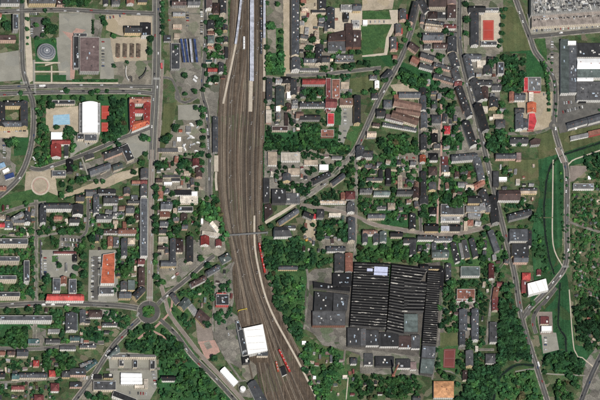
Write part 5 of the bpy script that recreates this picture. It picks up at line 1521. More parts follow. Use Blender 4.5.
# white storage tank
x, y = at(243, 388.6, 6); e = empty('storage_tank', (x, y, 0)); tag(e, 'round white storage tank beside the narrow white hall', 'tank')
link('shell', lathe('shell', [(4.1, 0), (4.1, 6)], 28, M_WHITE), e); link('lid', lathe('lid', [(4.3, 6), (4.2, 6.2), (2, 6.9), (.05, 7.1)], 28, M_WHITE), e); link('hatch', lathe('hatch', [(.5, 6.8), (.5, 7.5), (.05, 7.5)], 10, M_VENT), e)
# creek road bridge
a, b = at(557.5, 148), at(563.5, 163); c = ((a[0]+b[0])/2, (a[1]+b[1])/2); e = empty('road_bridge', (*c, 0)); tag(e, 'small road bridge with pale parapets over the creek', 'bridge')
dx, dy = b[0]-a[0], b[1]-a[1]; L = math.hypot(dx, dy); ux, uy = dx/L, dy/L
link('deck', box_mesh('deck', 0, 0, .6, 1.28, ux, uy, L/2, 4.6, GROUND['mauve']), e)
for sd in (-1, 1): link('parapet', box_mesh('parapet', -uy*4.3*sd, ux*4.3*sd, 1.28, 2.2, ux, uy, L/2, .5, M_PALE), e)
# catenary masts along the main tracks
def mast(px, py, dx, dy, side):
    c = at(px+side*1.35, py, 0); e = empty('catenary_mast', (c[0], c[1], 1.0))
    a = at(px+side*1.35-side*1.35, py, 0); ux, uy = a[0]-c[0], a[1]-c[1]; l = math.hypot(ux, uy); ux /= l; uy /= l
    link('pole', box_mesh('pole', 0, 0, 0, 8.2, ux, uy, .2, .2, M_VENT), e); link('footing', box_mesh('footing', 0, 0, 0, .5, ux, uy, .6, .6, M_CONC), e)
    link('arm', box_mesh('arm', ux*1.2, uy*1.2, 6.9, 7.1, ux, uy, 1.3, .07, M_VENT), e); link('insulator', box_mesh('insulator', ux*2.3, uy*2.3, 6.2, 6.9, ux, uy, .1, .1, M_DARK), e)
    later(e, 'grey catenary mast beside the tracks', 'mast', px, py, 'catenary masts of the railway')
for li, side, s0 in ((11, 1, 120), (8, 1, 6), (3, -1, 10)):
    l = smooth(TR[li], 2.0)
    for (px, py, dx, dy) in along(l, s0, 14, 25): 
        if not (li == 3 and py > 300): mast(px, py, dx, dy, side)
# ---------------------------------------------------------------- cars, vans and lorries
CARCOL = [('white', (.75, .75, .74)), ('silver', (.42, .43, .44)), ('black', (.02, .02, .022)), ('grey', (.14, .145, .15)), ('red', (.24, .03, .03)), ('blue', (.035, .055, .12))]
def car_mesh(name, paintm, L=4.5, W=1.8, H=1.45, van=False):
    h = W/2
    prof = [(-L/2, .35), (-L/2, .8), (-L*.44, .92), (-L*.34, H if not van else H), (L*.1 if not van else L*.28, H), (L*.24 if not van else L*.38, .95), (L*.46, .82), (L/2, .62), (L/2, .35)]
    vs = []; n = len(prof)
    for o in (-h, h):
        for x_, z in prof: vs.append((x_, o*(.84 if z > 1.0 else 1), z))
    fs = [(i, i+1, n+i+1, n+i) for i in range(n-1)]; mi = [0]*(n-1)
    mi[2] = 1 if not van else 0; mi[4] = 1
    fs += [tuple(range(n))[::-1], tuple(range(n, 2*n)), (0, n-1, 2*n-1, n)]; mi += [0, 0, 2]
    for o in (-1, 1):           # side windows and wheels
        k = len(vs); y_ = o*h*.93
        vs += [(-L*.34, y_, 1.0), (L*.17, y_, 1.0), (L*.08, y_*.93, H-.1), (-L*.3, y_*.93, H-.1)]; fs.append((k, k+1, k+2, k+3)); mi.append(1)
        for x_ in (-L*.3, L*.3):
            k = len(vs)
            for a in range(8):
                for yy in (o*(h-.2), o*(h+.03)): vs.append((x_+.33*math.cos(a*math.pi/4), yy, .33+.33*math.sin(a*math.pi/4)))
            fs += [(k+2*a, k+2*((a+1) % 8), k+2*((a+1) % 8)+1, k+2*a+1) for a in range(8)]+[tuple(k+2*a+1 for a in range(8))]; mi += [2]*9
    return mesh(name, vs, fs, [paintm, M_WIN, M_TYRE], mi)
CARM = [(w, car_mesh('car_'+w, paint('car_paint_'+w, c))) for w, c in CARCOL]
VANM = [(w, car_mesh('van_'+w, paint('van_paint_'+w, c), 5.9, 2.1, 2.5, True)) for w, c in CARCOL[:2]]
crng = random.Random(3)
def put_car(px, py, dx, dy, where, kind=None, colour=None, z=None):
    w, me = crng.choice(VANM) if kind == 'van' else (CARM[colour] if colour is not None else CARM[crng.choice((0, 0, 1, 1, 1, 2, 2, 3, 3, 3, 4, 5))])
    z = top_z(px, py)+.01 if z is None else z
    o = link('van' if kind == 'van' else 'car', me); c = at(px, py, z); a = at(px+dx*.01, py+dy*.01, z)
    o.location = (c[0], c[1], z); o.rotation_euler.z = math.atan2(a[1]-c[1], a[0]-c[0])
    later(o, f"{w} {'van' if kind == 'van' else 'car'} {where}", 'van' if kind == 'van' else 'car', px, py, 'cars parked in the lots' if 'parked' in where else 'cars on the roads')
def row(x0, y0, x1, y1, n, ang, skip=.15, colour=None, kind=None):
    for i in range(n):
        if crng.random() < skip: continue
        t = i/max(1, n-1); put_car(x0+(x1-x0)*t+crng.uniform(-.15, .15), y0+(y1-y0)*t+crng.uniform(-.15, .15), math.cos(R_(ang)), math.sin(R_(ang)), 'parked in a row', kind, colour)
for a in ['30.5 13.8 38 13.8 5 90', '31.5 20 31.5 36 8 0', '43 20 43 36 7 0', '201.5 10 201.5 34 12 0', '187.5 10 187.5 26 7 0', '206.6 112 208.2 148 11 80', '92.6 258 92.2 297 16 0', '99.4 258 99 280 9 0',
          '62 239.5 80 240.5 12 85', '62 244.5 78 245.5 10 85', '90.4 192 89.6 226 12 88', '41.5 244 41.5 276 9 90', '4 143 4 158 7 5', '33.6 158 36 164 4 40', '564 103 590 100 12 80', '563 112 582 107 9 75',
          '534 30.6 600 25.6 26 85', '552 42 552 60 8 0', '545.5 338 545.5 350 6 0', '94 39 94 66 10 0', '103 42 103 66 9 0', '107 18 120 16 5 80', '398 158 410 158 5 90', '345 110 345 138 9 0', '170 270 175 268 3 60', '45 258 45 272 6 0', '57 258 57 270 4 0', '86 144 96 140 5 70', '111 349 106 356 4 35', '84 378 92 378 4 90', '468 80 474 100 5 70', '222 312 230 340 6 75', '158 260 158 282 6 90', '305 225 311 240 5 60', '130 393 146 394 7 90', '153 372 155 384 5 0', '24.2 131 5 132 6 0', '366 21.8 384 21.8 5 90', '541 95 549 93 4 90']:
    v = nums(a); row(v[0], v[1], v[2], v[3], int(v[4]), v[5])
for (px, py) in ((413.8, 158), (414.2, 161), (414, 164.5)): put_car(px, py, 1, .2, 'parked in a row', None, 4)
put_car(169, 20.3, 1, 0, 'parked in a row', None, 4)
for i, (line, w) in enumerate(ROADS):
    if w < 3.1: continue
    tot = sum(math.hypot(b[0]-a[0], b[1]-a[1]) for a, b in zip(line, line[1:]))
    s = crng.uniform(8, 25)
    while s < tot-6:
        sd = crng.choice((-1, 1)); p = along(line, s, 1, 0)
        if p:
            px, py, dx, dy = p[0]; l = math.hypot(dx, dy); px -= dy/l*sd*w*.24; py += dx/l*sd*w*.24
            if 0 < px < 600 and 0 < py < 400: put_car(px, py, dx*sd, dy*sd, 'on the road', 'van' if crng.random() < .1 else None, None, 1.36)
        s += crng.uniform(8, 30)
for k in range(16): put_car(crng.uniform(183, 198), crng.uniform(124, 152), crng.uniform(-1, 1), crng.uniform(-1, 1), 'parked in the storage yard', 'van', None)
# lorries, buses and trailers
def long_vehicle(px, py, dx, dy, L, mat, label, cat, name):
    z = top_z(px, py)+.01; c = at(px, py, z); a = at(px+dx*.01, py+dy*.01, z); ux, uy = a[0]-c[0], a[1]-c[1]; l = math.hypot(ux, uy); ux /= l; uy /= l
    e = empty(name, (c[0], c[1], z)); tag(e, label, cat)
    b = link('body', box_mesh('body', 0, 0, .6, 3.1, ux, uy, L/2, 1.25, mat), e); link('windscreen', box_mesh('windscreen', ux*(L/2), uy*(L/2), 1.3, 2.7, ux, uy, .04, 1.1, M_WIN), e)
    for s in (-.32, .33):
        for sd in (-1, 1):
            w = link('wheel', lathe('wheel', [(.05, -.15), (.48, -.15), (.48, .15), (.05, .15)], 12, M_TYRE), e, (ux*L*s-uy*1.1*sd, uy*L*s+ux*1.1*sd, .48)); w.rotation_euler = (R_(90), 0, math.atan2(uy, ux))
    for k in range(3): s = (k-1)*L*.28; link('roof_hatch', box_mesh('roof_hatch', ux*s, uy*s, 3.1, 3.3, ux, uy, .5, .5, M_VENT), e)
long_vehicle(42, 86.4, 1, -.03, 9.5, M_WHITE, 'white bus on the east-west road below the round hall', 'bus', 'bus')
long_vehicle(161.3, 66.5, .05, 1, 9, paint('bus_red', (.55, .05, .06)), 'red bus at the kerb of the avenue', 'bus', 'bus')
long_vehicle(195.6, 78, 1, .95, 6.6, M_WHITE, 'upper of two white trailers side by side near the bus station', 'trailer', 'trailer')
long_vehicle(194.6, 81, 1, .95, 7, M_WHITE, 'lower of two white trailers side by side near the bus station', 'trailer', 'trailer')
long_vehicle(173, 278, 1, -.75, 6, M_WHITE, 'white lorry on the yard east of the avenue', 'lorry', 'lorry')
long_vehicle(177, 274.5, 1, -.75, 4.6, paint('lorry_brown', (.28, .09, .07)), 'brown lorry beside the white lorry on the yard', 'lorry', 'lorry')
long_vehicle(187.5, 58.5, .15, 1, 7, M_WHITE, 'white bus standing between the blue striped canopies', 'bus', 'bus')
long_vehicle(307, 240.5, 1, -.5, 6, paint('digger_yellow', (.6, .3, .03)), 'yellow machine on the sandy yard', 'machine', 'machine')
long_vehicle(538.2, 365, .3, 1, 8, M_WHITE, 'white lorry on the road at the southern creek crossing', 'lorry', 'lorry')
# ---------------------------------------------------------------- trees
trng = random.Random(11); nrng = np.random.default_rng(5)
def crown_arrays(n, seed, tall=1.0, leaf=.2):
    """unit crown: leaf-clump quads over several lobes, plus a small dense heart; returns verts (m,3), tone per face"""
    r = np.random.default_rng(seed)
    nl = int(r.integers(6, 10)); lob = []
    for i in range(nl):
        a = r.uniform(0, 2*np.pi); d = r.uniform(.2, .62); lob.append((d*np.cos(a), d*np.sin(a), r.uniform(-.35, .45)*tall, r.uniform(.36, .56)))
    lob.append((0, 0, .35*tall, .5)); lob = np.array(lob)
    li = r.integers(0, len(lob), n); L = lob[li]
    d = r.normal(size=(n, 3)); d[:, 2] += .35; d /= np.linalg.norm(d, axis=1)[:, None]
    c = L[:, :3]+d*(L[:, 3:4]*r.uniform(.75, 1.08, (n, 1)))
    nrm = d*.7+r.normal(size=(n, 3))*.45; nrm /= np.linalg.norm(nrm, axis=1)[:, None]
    t = np.cross(nrm, r.normal(size=(n, 3))); t /= np.linalg.norm(t, axis=1)[:, None]; b = np.cross(nrm, t)
    s = r.uniform(.6, 1.25, (n, 1))*leaf; k = r.uniform(.6, 1.1, (n, 1))
    V = np.stack([c-t*s-b*s*k*.5, c+t*s*.2-b*s*k, c+t*s+b*s*k*.4, c-t*s*.3+b*s*k], axis=1).reshape(-1, 3)
    tone = r.uniform(.65, 1.4, n)*np.repeat(1.0, n)*(.85+.3*r.random(len(lob)))[li]
    # heart
    hv = []
    for l in lob:
        for q in ((1, 0, 0), (-1, 0, 0), (0, 1, 0), (0, -1, 0), (0, 0, 1), (0, 0, -1)): hv.append(l[:3]+np.array(q)*l[3]*.78)
    return V, tone, np.array(hv), len(lob)
OCT = [(0, 2, 4), (2, 1, 4), (1, 3, 4), (3, 0, 4), (2, 0, 5), (1, 2, 5), (3, 1, 5), (0, 3, 5)]
def crown_mesh(name, arr, mat):
    V, tone, H, nl = arr; n = len(tone); verts = np.vstack([V, H]); me = bpy.data.meshes.new(name)
    fs = [(4*i, 4*i+1, 4*i+2, 4*i+3) for i in range(n)]+[tuple(4*n+6*k+j for j in f) for k in range(nl) for f in OCT]
    me.from_pydata(verts.tolist(), [], fs); me.materials.append(mat)
    at_ = me.attributes.new('tone', 'FLOAT', 'FACE'); at_.data.foreach_set('value', np.concatenate([tone, np.full(nl*8, .8)]).astype(np.float32)); me.update(); return me  # heart faces toned darker: shade inside the crown put into the colour
ARR = [crown_arrays(300, s, 1.0 if s % 3 else 1.25, .19) for s in range(7)]
CROWN = [[crown_mesh('crown', a, m) for a in ARR] for m in LEAF]
def trunk_mesh():
    vs = []; fs = []
    prof = [(.11, 0), (.085, .25), (.07, .7), (.05, 1.2), (.02, 1.7)]; n = 7
    for r, z in prof:
        for i in range(n): a = 2*math.pi*i/n; vs.append((r*math.cos(a)+.05*math.sin(z*2), r*math.sin(a), z))
    for k in range(len(prof)-1):
        for i in range(n): fs.append((k*n+i, k*n+(i+1) % n, (k+1)*n+(i+1) % n, (k+1)*n+i))
    for j in range(5):      # limbs
        a = j*1.257+.3; k = len(vs); z0 = .75+.12*j; d = np.array((math.cos(a), math.sin(a), .75)); p0 = np.array((0, 0, z0)); p1 = p0+d*.62
        for p, r in ((p0, .04), (p1, .012)):
            for i in range(4): b = i*math.pi/2; vs.append((p[0]-math.sin(a)*r*math.cos(b), p[1]+math.cos(a)*r*math.cos(b), p[2]+r*math.sin(b)))
        fs += [(k+i, k+(i+1) % 4, k+4+(i+1) % 4, k+4+i) for i in range(4)]
    return mesh('trunk', vs, fs, [M_TRUNK])
TRUNK = trunk_mesh()
NT = [0]
def tree(px, py, r, m=0):
    R = r*1.5; zc = R*1.15+1.2
    c = at(px, py, zc); e = empty('tree', (c[0], c[1], 0)); NT[0] += 1
    t = link('trunk', TRUNK, e); t.scale = (R*1.0, R*1.0, (zc+R*.3)/1.7)
    k = trng.randrange(7); o = link('crown', CROWN[m][k], e); o.location = (0, 0, zc); o.scale = (R*1.08, R*1.08, R*.95); o.rotation_euler.z = trng.uniform(0, 6.28)
    size = 'tall broad' if r >= 4.5 else ('mid-sized' if r >= 2.8 else 'small')
    later(e, f"{size} {['dark green', 'green', 'fresh green', 'brownish'][m]} tree", 'tree', px, py, 'street and garden trees')
TREES = '''
0 7 26 5  0 45 10 2.2  0 47 22 4.6  0 52 29 6  1 48 30 4  1 27 19 2.4  0 27 29 2.4  1 36 25 3  1 37 38 2.6  0 43 35 2.4  1 54 41 2  0 28 38 1.6  0 27.5 44 1.5  0 22 1 2.6  1 30 3 1.6
0 66 2 4.5  1 73 2 4.5  0 80 2 4.5  1 87 2 4.5  0 103 18 2.8  1 105 22.5 3.4  1 114 36 3  0 150 38 3.8  0 149.5 51 3.4  1 4 18 3 
0 162.5 3 2.6  0 162.8 9 2.6  0 162.5 15 2.8  0 162.5 21 2.6  0 162.7 27 2.8  0 162.5 33 2.6  1 176 48 2.5  1 127 62 2
1 212 17 3  0 216 18 3.6  0 206 22 2.2  0 219 24 4.4  1 219 32 4  0 220 40 4  1 218 47 3.6  0 206 38 1.8  1 215 55 4  0 205 66 2.8  0 215 79 4.2  1 210 80 2.6  0 203 90 2.8  0 185 75 3.2  1 195 91 3.2  0 185 94 2.6  0 206 50 2.4  1 222 57 2.6
0 21 93 2.4  1 44 98 3  0 50 99 3  0 67 91 3.2  1 74 98 3  0 83 99 3  0 92 93 3.6  1 98 91 2.8  0 107 91 2.2  0 101 98 3.6  1 113 98 3  1 114 66 2.2  0 60 97 2.4  1 128 96 2
0 40 113 4  0 42 126 4.4  1 46 128 3.6  0 51 105 4.2  1 42 103 3.6  0 57 127 2.8  0 9 143 4.4  1 15 141 4.6  0 18 148 3  0 69 129 4  1 45 138 3.6  0 45 150 3.2  1 49 158 2.4
0 110 118 3  0 144 137 4  1 149 139 2.4  0 165 140 4.6  1 169 136 4  0 176 128 4.4  0 203 109 3.8  0 196 108 2.8  1 203 116 2.8  0 200 123 3.4  1 203 131 3  0 203 138 3  1 203 146 3  0 202 154 3.2  1 202 162 3  0 202 170 3  0 209 156 2.8
0 159 165 5  1 165 165 4  0 145.5 154 2.8  1 142 163 3.6  0 134 172 3  0 156 188 4  1 163 188 3  0 156 196 3.4  1 186 163 5  0 190 170 3  0 181 166 4  0 187 179 2
0 89 178 2.6  0 97 182 2.6  0 103 181 2.4  1 72 182 3  0 79 180 4  1 84 179 3.4  0 70 190 3.6  0 62 184 3  1 62 195 3.4  0 73 168 3.2  1 76 167 2.4
1 26 204 3  0 130 221 4.6  0 155 208 3  0 155 218 4  0 156 225 3.4  0 155.5 232 3.6  0 156 256 3  0 155.5 262 2.6  0 171 222 3.6  0 177 230 4.6  1 170 235 3.4  0 174 216 3  1 166 246 2.6
0 192 204 2  0 185 222 3  0 196 224 3  1 120 216 3.4  0 100 232 4  0 92 238 4  1 82 246 3.4  0 62 232 4  1 70 231 4  0 78 230 3.4  0 40 232 3.4  1 48 231 3.2  0 23 230 3.2  1 30 231 3  0 84 256 4  1 84 265 4  0 84 274 4  0 76 268 3.4  1 73 276 3.2  0 80 284 3  1 80 290 2.8
0 47 279 4.4  1 44 288 3.4  0 42 296 2.6  1 33 258 2.2  0 32.5 268 2  1 33 280 2.4  0 32 290 2.2  0 8 270 3  1 3 270 3  0 14 271 2.6  1 22 286 2.4  0 59 265 2.8  1 40 310 2  0 8 311 3.4  1 17 312 2.6  0 28 309 3.6  0 38 308 4  1 37 314 3  0 54 316 3.4  1 55 326 3
1 125 270 6.5  0 131 262 4.4  0 157 277 3.6  1 163 282 3.4  0 158 284 3  0 118 256 3  1 117 272 3  0 115 290 2.6
1 201 259 3.4  0 208 266 3.6  1 195 276 3.4  0 206 286 2.6  1 199 290 3.2  0 222 286 3  0 190 294 2.4  0 207 324 4  1 186 262 2  0 213 300 2.6  1 195 296 2.8  0 185 316 3 
1 271 26 4.8  0 267 3 2.4  0 267 47 3  1 281 32 2.6  0 281 40 3  1 280 47 3  0 282 52 2.4  1 278 4 3
1 320 17 3  0 326 18 3  0 313 40 4  1 322 42 2.8  0 308 48 3.4  1 305 20 2.6  1 310 55 5  0 303 4 2.4  0 323 68 3  1 334 66 3.2  0 346 66 3  0 353 65 3.4  1 348 76 2.2  0 305 92 4  1 313 95 4.4  0 320 92 3.6  1 344 97 3  0 349 94 2.6  0 359 52 3
0 335 57 2.6  0 339 52 2.6  1 352 52 3  0 367 64 4  0 377 72.5 3  0 385 80 3.6  0 373 91 3.8  1 365 92 3  0 402 70 3  1 406 76 4.4  0 413 81 5  1 420 84 4.4  0 398 78 2.4  3 394 93 2.4  0 408 23 3  1 410 29 2.6  1 405 40 3  0 401 46 2.8  0 396 62 2.6  0 360 63 3
0 446 31 3.8  1 452 35 2.8  0 466 4 3.4  0 467 20 4  1 466 33 3  1 441 56 3  1 439 71 3.8  0 438 83 3  1 450 95 4.6  0 425 77 4  0 428 95 3  0 442 102 3  1 451 109 4.6  1 440 112 3.4  0 456 128 3.6  0 434 103 3
0 491 64 4.6  0 496 60 3.6  0 488 72 3  0 501 10 2.4  1 503 17 2.6  0 502 25 2.8  1 502.5 33 2.8  0 501 41 2.8  1 499 46 2.4  0 506 9 2.2  1 502 104 3.6  0 506 112 3  0 499 112 2.6  1 512 130 2.4
0 549 59 1.2  0 552 63 1.4  0 546 66 1.3  0 551.5 70 1.5  0 549 73 1.5  0 554.5 81.5 1.4  0 555 87 1.3  0 555 92.5 1.4  0 548.5 81 2  0 548.5 87 2  1 548.5 93 2  0 549 99 2  1 549 104 2  0 549 110 2  0 556 104 1.5  1 556 110 1.6  0 556 116 1.4
0 561 173 1.4  0 567 178 1.4  0 561.5 181 1.4  0 567 185.5 1.4  0 561 189 1.3  0 562 194 1.3  0 562 203 1.4  0 562.5 208 1.4  0 562.5 215 1.4  0 568 215 1.4  0 563 222.5 1.5  0 568 226 1.5  0 563 227 1.4  0 563.5 230.5 1.3  0 568 230 1.3  0 568.5 238.5 1.3  0 568.5 242 1.4  0 564 255 1.3  0 569 252 1.2  0 564 259 1.3  0 569.5 258 1.3
0 535 218 5.2  0 531 207 3.4  0 487 228 3  1 499 234 3.2  0 487 160 3  1 505 172 3  0 511 176 2.6  0 519 144 3  1 449 142 6.4  0 461 139 3.4  0 420 180 3.4  0 435 196 3.6  1 433 177 2.6  0 445 200 4  1 452 170 3  0 462 170 4  1 470 168 4  0 464 177 3.4  1 473 175 3.4  0 470 192 3.6  1 458 198 4
0 383 167 3.4  0 375 157 3.4  1 372 172 3.4  0 365 170 3  1 363 163 3.2  0 400 170 2.8  0 407 169 3  1 414 172 3  0 411 178 3.4  1 410 184 3  0 363 184 3.4  1 376 186 3.2  0 370 184 3  0 394 190 3  1 353 170 3  0 349 175 3.2  1 339 164 3.4  0 314 170 3.2  0 351 187 2.6
1 453 204 5.4  0 447 201 4  1 460 204 4.4  1 433 219 3.4  0 423 214 4  1 424 206 3  0 442 247 3  0 470 262 3  1 481 244 4  0 483 258 4  0 484 234 3  1 462 262 2.6
1 452 283 6  0 447 290 4.4  0 466 284 4  0 476 283 3.4  1 480 294 3.4  0 452 294 3.6  0 505 288 5  1 508 296 4.4  0 498 270 3  1 502 276 3  0 512 286 3.4
0 533 248 3  0 537 256 2.4  0 441 326 3  1 449 330 3  0 456 330 2.4  1 455 318 3.4  0 447 312 3.4  1 440 308 3.4  0 446 322 3  0 470 300 3  1 463 304 2.6  0 437 350 2.6  0 438 365 3  1 440 372 3  0 459 362 3  1 445 376 3.4  0 452 378 3  0 458 384 2.6
0 96 336 3  0 113 314 3.4  1 117 320 3  0 105 318 3  1 110 322 2.4  0 76 311 3.4  1 66 308 2.6  0 62 335 3  1 64 340 2.4  0 88 395 3.4  1 94 398 3  0 100 396 3.4  1 106 398 3  0 70 364 3.2
1 262 228 3  0 271 226 3  0 291 240 2.6  1 280 243 3.4  0 296 240 3.2  0 266 246 3.4  0 298 238 2.4  0 313 225 2.4  0 304 230 3
0 400 205 3.6  1 374 208 3.4  0 365 205 4  1 395 214 3.4  0 402 220 3.2  0 389 222 2.4  1 408 240 3  0 384 247 4  1 396 248 4  0 425 255 4  1 416 258 4
0 214 358 3.6  0 217 392 2.8  0 222 396 2.4  1 230 374 2  0 545 372 2.6  1 525 296 2.2  0 532 304 2  0 520 340 3  0 527 352 3  1 566 232 1  0 600 110 1.6
'''
toks = TREES.split()
TL = [(float(toks[i+1]), float(toks[i+2]), float(toks[i+3]), int(toks[i])) for i in range(0, len(toks), 4)]
TL.sort(key=lambda t: -t[2])
for t in TL[:300]: tree(*t)
# ---------------------------------------------------------------- woods and shrubs that read as one mass
ARR2 = [crown_arrays(90, 50+s, 1.0, .34) for s in range(5)]
def mass(name, label, pts, mat, tint=(.6, 1.35)):
    """one mesh of many crowns; pts: (px, py, r px)"""
    VV = []; TT = []; HH = []; MI = []; MH = []; mats = list(LEAF); base_i = LEAF.index(mat)
    for (px, py, r) in pts:
        R = r*1.5; zc = R*1.05+.5; V, t, H, nl = ARR2[trng.randrange(5)]; a = trng.uniform(0, 6.28); ca, sa = math.cos(a), math.sin(a)
        M = np.array(((ca, -sa, 0), (sa, ca, 0), (0, 0, .95)))*R*1.08; c = at(px, py, zc); o = np.array((c[0], c[1], zc))
        VV.append(V@M.T+o); k = trng.uniform(*tint); TT.append(t*k); HH.append((H@M.T+o, nl, k)); im = base_i if trng.random() < (.5 if base_i else .8) else trng.choice((0, 1, 1, 2, 0, 3 if trng.random() < .3 else 1)); MI.append(np.full(len(t), im)); MH.append(np.full(nl*8, im))
    V = np.vstack(VV); n = len(V)//4; H = np.vstack([h[0] for h in HH]); verts = np.vstack([V, H]).astype(np.float32)
    nh = sum(h[1] for h in HH); me = bpy.data.meshes.new(name)
    quads = np.arange(4*n, dtype=np.int32); base = (np.arange(nh, dtype=np.int32)*6)[:, None, None]+np.array(OCT, dtype=np.int32)[None]+4*n
    loops = np.concatenate([quads, base.ravel()]); starts = np.concatenate([np.arange(n)*4, 4*n+np.arange(nh*8)*3]).astype(np.int32)
    me.vertices.add(len(verts)); me.vertices.foreach_set('co', verts.ravel()); me.loops.add(len(loops)); me.loops.foreach_set('vertex_index', loops)
    me.polygons.add(len(starts)); me.polygons.foreach_set('loop_start', starts); me.update(calc_edges=True)
    for q_ in mats: me.materials.append(q_)
    me.polygons.foreach_set('material_index', np.concatenate(MI+MH).astype(np.int32))
    tone = np.concatenate([np.concatenate(TT), np.concatenate([np.full(h[1]*8, .75*h[2]) for h in HH])]).astype(np.float32)  # hearts get a darker tone, painted shade within the crowns
    at_ = me.attributes.new('tone', 'FLOAT', 'FACE'); at_.data.foreach_set('value', tone)
    o = link(name, me); o['kind'] = 'stuff'; o['label'] = label; return o
def fill(poly, spacing, rmin, rmax, avoid=True, p=1.0):
    xs = [q[0] for q in poly]; ys_ = [q[1] for q in poly]; out = []; y = min(ys_); j = 0
    while y < max(ys_):
        x = min(xs)+(spacing/2 if j % 2 else 0)
        while x < max(xs):
            a, b = x+trng.uniform(-.4, .4)*spacing, y+trng.uniform(-.4, .4)*spacing
            if trng.random() < p and inside(poly, a, b) and not (avoid and (blocked(a, b))): out.append((a, b, trng.uniform(rmin, rmax)))
            x += spacing
        y += spacing*.87; j += 1
    return out
NOGO = [rect(46, 107, 78, 131), rect(100, 104, 111, 134), rect(438, 332, 460, 372), rect(480, 12, 501, 47), rect(110, 37, 152, 85), rect(174, 36, 202, 72), disc(40.3, 186, 10.5), disc(148.5, 312.5, 13), rect(198, 340, 220, 360), rect(540, 312, 560, 354), rect(362, 18, 398, 25), rect(340, 106, 353, 145), rect(60, 234, 82, 248), rect(89, 250, 118, 302)]
def blocked(x, y, m=1.0):
    for pg in NOGO:
        if inside(pg, x, y): return True
    for px in SPOTS:
        xs = [q[0] for q in px]; ys_ = [q[1] for q in px]
        if min(xs)-m < x < max(xs)+m and min(ys_)-m < y < max(ys_)+5:
            return True
    for line, w in ROADS:
        if near_line(line, x, y, w/2+.9): return True
    return False
# sheds and garages in the back yards
srng = random.Random(33)
QUART = [pairs(s) for s in ('206 14 228 14 226 76 206 90', '300 0 330 0 352 60 350 110 300 112', '420 0 456 20 474 120 490 150 440 155 420 150', '466 60 500 60 500 130 470 90', '358 160 418 160 490 170 500 218 440 230 358 212', '404 240 504 234 512 262 440 262', '92 196 140 196 138 292 118 292 92 248', '158 152 202 154 200 236 158 262', '0 205 34 209 34 236 0 236', '42 212 86 214 84 236 42 236', '0 355 60 360 62 400 0 400', '46 310 118 312 100 346 60 346', '168 302 230 262 232 300 200 332', '265 78 300 78 300 130 266 130', '266 150 330 150 312 185 266 200', '440 300 482 280 500 290 486 350 478 376', '60 150 120 145 130 165 60 196', '484 160 540 160 534 206 500 206', '300 345 345 356 420 374 420 396 320 396', '300 205 356 216 356 252 300 250')]
nshed = 0; tries = 0
while nshed < 215 and tries < 9000:
    tries += 1; Q = QUART[srng.randrange(len(QUART))]; xs = [p[0] for p in Q]; ys_ = [p[1] for p in Q]; px, py = srng.uniform(min(xs), max(xs)), srng.uniform(min(ys_), max(ys_))
    if not inside(Q, px, py) or blocked(px, py, 1.2): continue
    w, d, h = srng.uniform(1.0, 2.6), srng.uniform(.8, 1.4), srng.uniform(2.6, 4.5); a = srng.choice((0, 0, .12, -.12, 1.57, 1.5, 1.68))
    pl = [(px+w*sx*math.cos(a)-d*sy*math.sin(a), py+w*sx*math.sin(a)+d*sy*math.cos(a)) for sx, sy in ((-1, -1), (1, -1), (1, 1), (-1, 1))]
    ck = srng.choice(['dg', 'mg', 'lg', 'cr', 'tn', 'br', 'sl', 'mr', 'lg', 'tc', 'gg', 'cr', 'mg', 'pk']); rf = srng.choice('gffs'); c = at(px, py, h); e = empty('shed', (*c, 0))
    wing(e, c, [at(x, y, h) for x, y in pl], h, rf, ck, WALL[srng.choice('cwgwb')], 'S', True); SPOTS.append(pl)
    later(e, f'small {ROOF[ck][1]} {ROOFWORD[rf]} shed', 'shed', px, py); nshed += 1
# back houses in the dense old quarters
DENSE = [pairs(s) for s in ('421 2 456 20 470 100 486 150 442 155 421 150', '468 56 498 58 506 128 484 128 472 80', '442 160 480 160 498 218 442 232', '360 160 418 160 418 228 360 206', '302 2 326 2 326 66 302 66', '158 154 200 156 184 236 158 260', '94 198 138 198 136 292 120 290 94 246', '404 240 504 236 508 262 432 260', '266 80 300 80 300 128 268 128', '2 206 34 212 34 234 2 234')]
nh = 0; tries = 0
while nh < 85 and tries < 6000:
    tries += 1; Q = DENSE[srng.randrange(len(DENSE))]; xs = [p[0] for p in Q]; ys_ = [p[1] for p in Q]; px, py = srng.uniform(min(xs), max(xs)), srng.uniform(min(ys_), max(ys_))
    if not inside(Q, px, py) or blocked(px, py, 2.6): continue
    w, d, h = srng.uniform(2.0, 3.8), srng.uniform(1.5, 2.1), srng.uniform(4.5, 7); a = srng.choice((0, 0, .15, -.12, 1.57, 1.45, 1.7))
    pl = [(px+w*sx*math.cos(a)-d*sy*math.sin(a), py+w*sx*math.sin(a)+d*sy*math.cos(a)) for sx, sy in ((-1, -1), (1, -1), (1, 1), (-1, 1))]
    ck = srng.choice(['dg', 'mg', 'sl', 'lg', 'br', 'gb', 'mg', 'tn', 'tc', 'sl']); rf = srng.choice('gggh'); c = at(px, py, h); e = empty('house', (*c, 0))
    wing(e, c, [at(x, y, h) for x, y in pl], h, rf, ck, WALL[srng.choice('cwwpyc')], 'H', True); SPOTS.append(pl)
    later(e, f'back-yard {ROOF[ck][1]} {ROOFWORD[rf]} house', 'house', px, py); nh += 1
